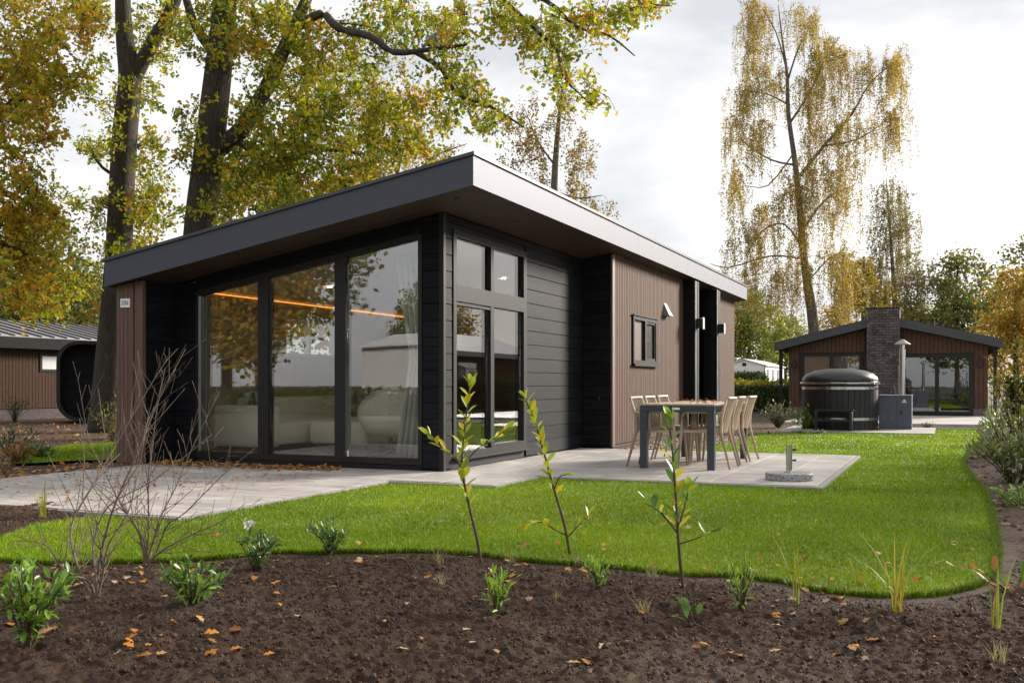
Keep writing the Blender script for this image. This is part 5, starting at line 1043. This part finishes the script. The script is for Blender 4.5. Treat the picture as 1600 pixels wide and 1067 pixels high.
tuft('grass_tuft', 'sparse reed at the lawn edge below the tall reed', 1340, 915, .22, 8, YT, .7)
tuft('grass_tuft', 'yellow grass tuft at the near left corner of the terrace', 68, 808, .34, 16, YT, .45, .005)
for px, py, h, lab in [(685, 880, .1, 'straw tuft at the lawn edge left of the tall sapling'), (690, 915, .1, 'straw tuft below the lawn edge'), (800, 880, .11, 'straw tuft right of the tall sapling base'), (905, 885, .11, 'straw tuft beside the leaning sapling'), (1022, 905, .12, 'straw tuft left of the dark sapling'), (1006, 958, .1, 'straw tuft in the middle of the bed'), (1290, 925, .09, 'straw tuft at the lawn edge on the right'), (1560, 1030, .1, 'straw tuft in the lower right corner'), (870, 935, .07, 'tiny straw tuft among fallen leaves')]:
    tuft('grass_tuft', lab, px, py, h, 22, ST, .8, .0016)
# shrubs on the right and by the hot tub
def far_pt(px, py): p = G(px, py, -.08); return (p[0], p[1], -.08)
VAR = [(.16,.23,.06), (.24,.30,.10), (.42,.44,.28), (.13,.19,.05), (.32,.32,.08)]
clump('garden_shrub', 'variegated shrub at the right edge beside the lawn bend', 'shrub', 0, 0, .5, .95, 900, VAR, .085, stems=40, base=far_pt(1588, 765))
clump('garden_shrub', 'tall loose shrub at the right edge with yellowing leaves', 'shrub', 0, 0, .55, 2.1, 650, [(.14,.18,.03), (.24,.22,.03), (.09,.13,.03), (.30,.20,.03)], .08, stems=26, base=far_pt(1592, 722))
clump('garden_shrub', 'slim sapling with a few orange leaves by the right path', 'shrub', 0, 0, .22, 1.15, 70, [(.16,.20,.03), (.40,.15,.02), (.12,.16,.03)], .085, stems=7, base=far_pt(1552, 712))
clump('garden_shrub', 'low brownish heather mound at the lawn bend', 'shrub', 0, 0, .32, .32, 500, [(.16,.15,.06), (.20,.17,.07), (.12,.12,.04)], .05, stems=30, base=far_pt(1542, 722))
clump('garden_shrub', 'green and orange leaf rosette at the right edge of the bed', 'plant', 0, 0, .16, .22, 40, [(.14,.24,.03), (.30,.14,.02)], .09, stems=8, base=far_pt(1592, 945))
clump('garden_shrub', 'round pale shrub in front of the yellow-tipped hedge', 'shrub', 0, 0, .5, .75, 700, [(.14,.15,.07), (.20,.20,.10), (.09,.11,.04)], .075, stems=40, base=far_pt(1215, 668))
clump('garden_shrub', 'fresh green shrub left of the hot tub step', 'shrub', 0, 0, .42, .62, 420, VG, .085, stems=26, base=far_pt(1262, 676))
clump('garden_shrub', 'white-edged ground cover at the foot of the hot tub', 'shrub', 0, 0, .45, .16, 420, [(.5,.5,.44), (.12,.18,.05), (.3,.33,.2)], .06, stems=36, base=far_pt(1262, 681))
for px, py, lab in [(1332, 677, 'small olive tuft in front of the hot tub'), (1366, 677, 'small olive tuft between tub and stove'), (1412, 676, 'small olive tuft in front of the stove'), (1447, 671, 'small olive tuft right of the stove')]:
    clump('heather_tuft', lab, 'plant', 0, 0, .2, .24, 160, [(.10,.11,.03), (.14,.15,.04)], .05, stems=20, base=far_pt(px, py), group='small tufts along the far lawn edge')
clump('garden_shrub', 'green shrub behind the variegated one at the right edge', 'shrub', 0, 0, .5, .8, 600, VG+DG, .08, stems=34, base=far_pt(1575, 700))
clump('garden_shrub', 'low green plant at the right path below the variegated shrub', 'shrub', 0, 0, .25, .3, 260, VG, .06, stems=20, base=far_pt(1596, 800))
n = 5000; P2 = np.column_stack([RNG.uniform(-2.6, 8, n), RNG.uniform(-8.5, -5.3, n)]); P2 = P2[~in_poly(P2, lawn_poly)]; n = len(P2); V, F, C = scatter(oct_v, oct_f, np.column_stack([P2, np.full(n, -.035)]), rand_rot(n), RNG.gamma(1.6, .008, n)+.004, np.array([(.085,.062,.045)])*RNG.uniform(.6, 1.5, (n, 1)))
tag(link('soil_clods', np_mesh('soil_clods', V, F, C), M_DRY), 'sandy clods on the path right of the lawn', 'soil clods', kind='stuff')
n = 140; P2 = np.column_stack([RNG.uniform(-2.6, 9, n), RNG.uniform(-7.5, -5.3, n)]); P2 = P2[~in_poly(P2, lawn_poly)]
LATER = np.column_stack([P2, np.full(len(P2), -.02)])
b = np.array(far_pt(1372, 674)); t = thing('bare_shrub', 'pale leafless shrub between hot tub and stove', 'shrub', b); dp = depth_of(b)
for st_ in [[(1362,640),(1352,600),(1340,585)], [(1368,630),(1366,590),(1368,575)], [(1385,650),(1400,625),(1396,600)], [(1378,655),(1370,610),(1355,590)], [(1390,660),(1402,630),(1404,570)]]:
    part('stem', MB().tube(smooth_line([b]+[AT(x, y, dp) for x, y in st_], 4), list(np.linspace(.016, .004, 13)), 5), M_SHRUBW, t, smooth=True)
for px, py, r, h, pal, lab in [(15, 715, .5, .6, [(.10,.12,.05), (.07,.09,.04)], 'grey-green shrub at the left edge by the lawn strip'), (22, 660, .6, 1.0, [(.10,.10,.05), (.14,.12,.06)], 'brownish shrub in front of the left bungalow'), (178, 690, .45, 1.0, [(.17,.20,.03), (.24,.24,.03), (.10,.13,.03)], 'yellow-green bush at the foot of the oak trunk'), (28, 728, .3, .35, [(.20,.14,.05), (.30,.15,.03)], 'orange dried plant at the left edge'), (66, 720, .25, .25, DG, 'dark green plant at the end of the lawn strip')]:
    clump('garden_shrub', lab, 'shrub', 0, 0, r, h, 260, pal, .075, stems=20, base=far_pt(px, py))

# ------------------------------------------------------------------ fallen leaves
DRYP = [(.42,.16,.035), (.36,.20,.07), (.48,.27,.11), (.30,.12,.03), (.45,.33,.19), (.52,.20,.03)]
LEAFM = []
for k, c in enumerate(DRYP):
    V = np.array(OAK_V); V[:, 2] = V[:, 2]*1.6+.10*np.sin(V[:, 1]*3+k)*.6; V -= np.array([0, .5, V[:, 2].min()]); me = np_mesh('fallen_leaf', V, OAK_F, np.tile(np.array(c), (len(V), 1))); me.materials.append(M_DRY); LEAFM.append(me)
cnt = 0; tries = 0; lastp = (400, 920)
while cnt < 290 and tries < 4000:
    tries += 1; px = random.uniform(-10, 1610); py = random.choice([random.uniform(875, 1067), random.uniform(860, 960), random.uniform(770, 900)])
    if cnt > 20 and random.random() < .42: px, py = lastp[0]+random.gauss(0, 26), lastp[1]+random.gauss(0, 10)   # leaves gather in drifts
    if py > 1075: continue
    p = G(px, py, -.02); q = np.array([[p[0], p[1]]]); on_l = in_poly(q, lawn_poly)[0]
    if on_l and random.random() > .55: continue
    if p[0] > -1.4 and p[1] > -1.3: continue
    if -4.3 < p[0] < 0 and p[1] > -.1: continue
    if not on_l and px > 560 and random.random() < .35: continue
    z = .008 if on_l else soil_z(p[0], p[1])+.006; o = bpy.data.objects.new('fallen_leaf', LEAFM[random.randrange(len(LEAFM))]); COL.objects.link(o); o.location = (p[0], p[1], z); o.rotation_euler = (random.gauss(0, .22), random.gauss(0, .22), random.uniform(0, 6.3)); s = random.uniform(.032, .066); o.scale = (s, s, s)
    tag(o, 'dry orange-brown oak leaf fallen on the lawn' if on_l else 'dry orange-brown oak leaf fallen on the dark soil', 'fallen leaf', 'oak leaves fallen on the lawn' if on_l else 'oak leaves fallen on the soil'); cnt += 1; lastp = (px, py)
def litter(name, label, P, size=.07, tilt=.35):
    n = len(P); cols = np.array(DRYP)[RNG.integers(0, len(DRYP), n)]*RNG.uniform(.6, 1.15, (n, 1)); V, F, C = scatter(OAKS_V, OAKS_F, P, rand_rot(n, tilt=tilt), RNG.uniform(.6, 1.2, n)*size, cols); o = link(name, np_mesh(name, V, F, C), M_DRY); tag(o, label, 'leaf litter', kind='stuff')
n = 900; P = np.column_stack([-.22-np.abs(RNG.normal(0, .16, n)), RNG.uniform(1.2, 3.75, n), np.zeros(n)]); P[:, 0] -= .25*np.clip((P[:, 1]-1.5)/2, 0, 1)*RNG.random(n); P[:, 2] = .006+RNG.random(n)*.02; litter('leaf_litter', 'drift of brown oak leaves on the terrace below the glazing', P)
n = 480; P = np.column_stack([RNG.uniform(-4.1, -.3, n), RNG.uniform(.9, 3.8, n)*1.0, np.full(n, .008)]); litter('leaf_litter', 'scattered leaf scraps on the front terrace', P, .05)
n = 2600; P = np.column_stack([RNG.uniform(-2.5, 9, n), np.zeros(n), np.full(n, -.06)]); P[:, 1] = 4.0+RNG.random(n)*(1.2+np.clip(P[:, 0]+2.5, 0, 12)*1.15); ok = ~in_poly(P[:, :2], lawn2) & ~((P[:, 0] > -.7) & (P[:, 1] < 4.4)); litter('leaf_litter', 'brown leaves covering the soil left of the house', P[ok], .085, .5)
litter('leaf_litter', 'dry leaves on the path right of the lawn', LATER, .08, .4)
n = 110; P = np.column_stack([RNG.uniform(1.6, 3.3, n), RNG.uniform(-2.75, -1.97, n), np.full(n, .764)+RNG.random(n)*.012]); litter('leaf_litter', 'dry leaves lying on the garden table', P, .05, .3)
n = 500; P = np.column_stack([RNG.uniform(9.8, 17, n), RNG.uniform(-1.9, 1.5, n), np.full(n, -.07)]); litter('leaf_litter', 'sparse leaves on the bare soil by the hedge', P, .07, .5)

# ------------------------------------------------------------------ pigeon on the oak limb
pp = AT(673, 70, 17.0); pg = thing('pigeon', 'grey wood pigeon sitting on the oak limb above the roof', 'bird', pp)
M_BIRD = mat('grey_plumage', (.13, .14, .17), .8, var=.25, scale=14)
part('body', MB().tube(smooth_line([pp+np.array([0, .17, -.02]), pp+np.array([0, .09, .015]), pp+np.array([0, 0, .05]), pp+np.array([0, -.06, .10]), pp+np.array([0, -.085, .15]), pp+np.array([0, -.115, .158]), pp+np.array([0, -.145, .15])], 3), list(np.interp(np.linspace(0, 1, 19), [0, .17, .36, .55, .7, .82, .9, 1], [.012, .035, .07, .06, .038, .034, .012, .003])), 10), M_BIRD, pg, smooth=True)
part('leg', MB().tube([pp+np.array([.015, -.01, .01]), pp+np.array([.015, -.015, -.05])], .005, 5), M_TWIG, pg); part('leg', MB().tube([pp+np.array([-.015, -.01, .01]), pp+np.array([-.015, -.015, -.05])], .005, 5), M_TWIG, pg)
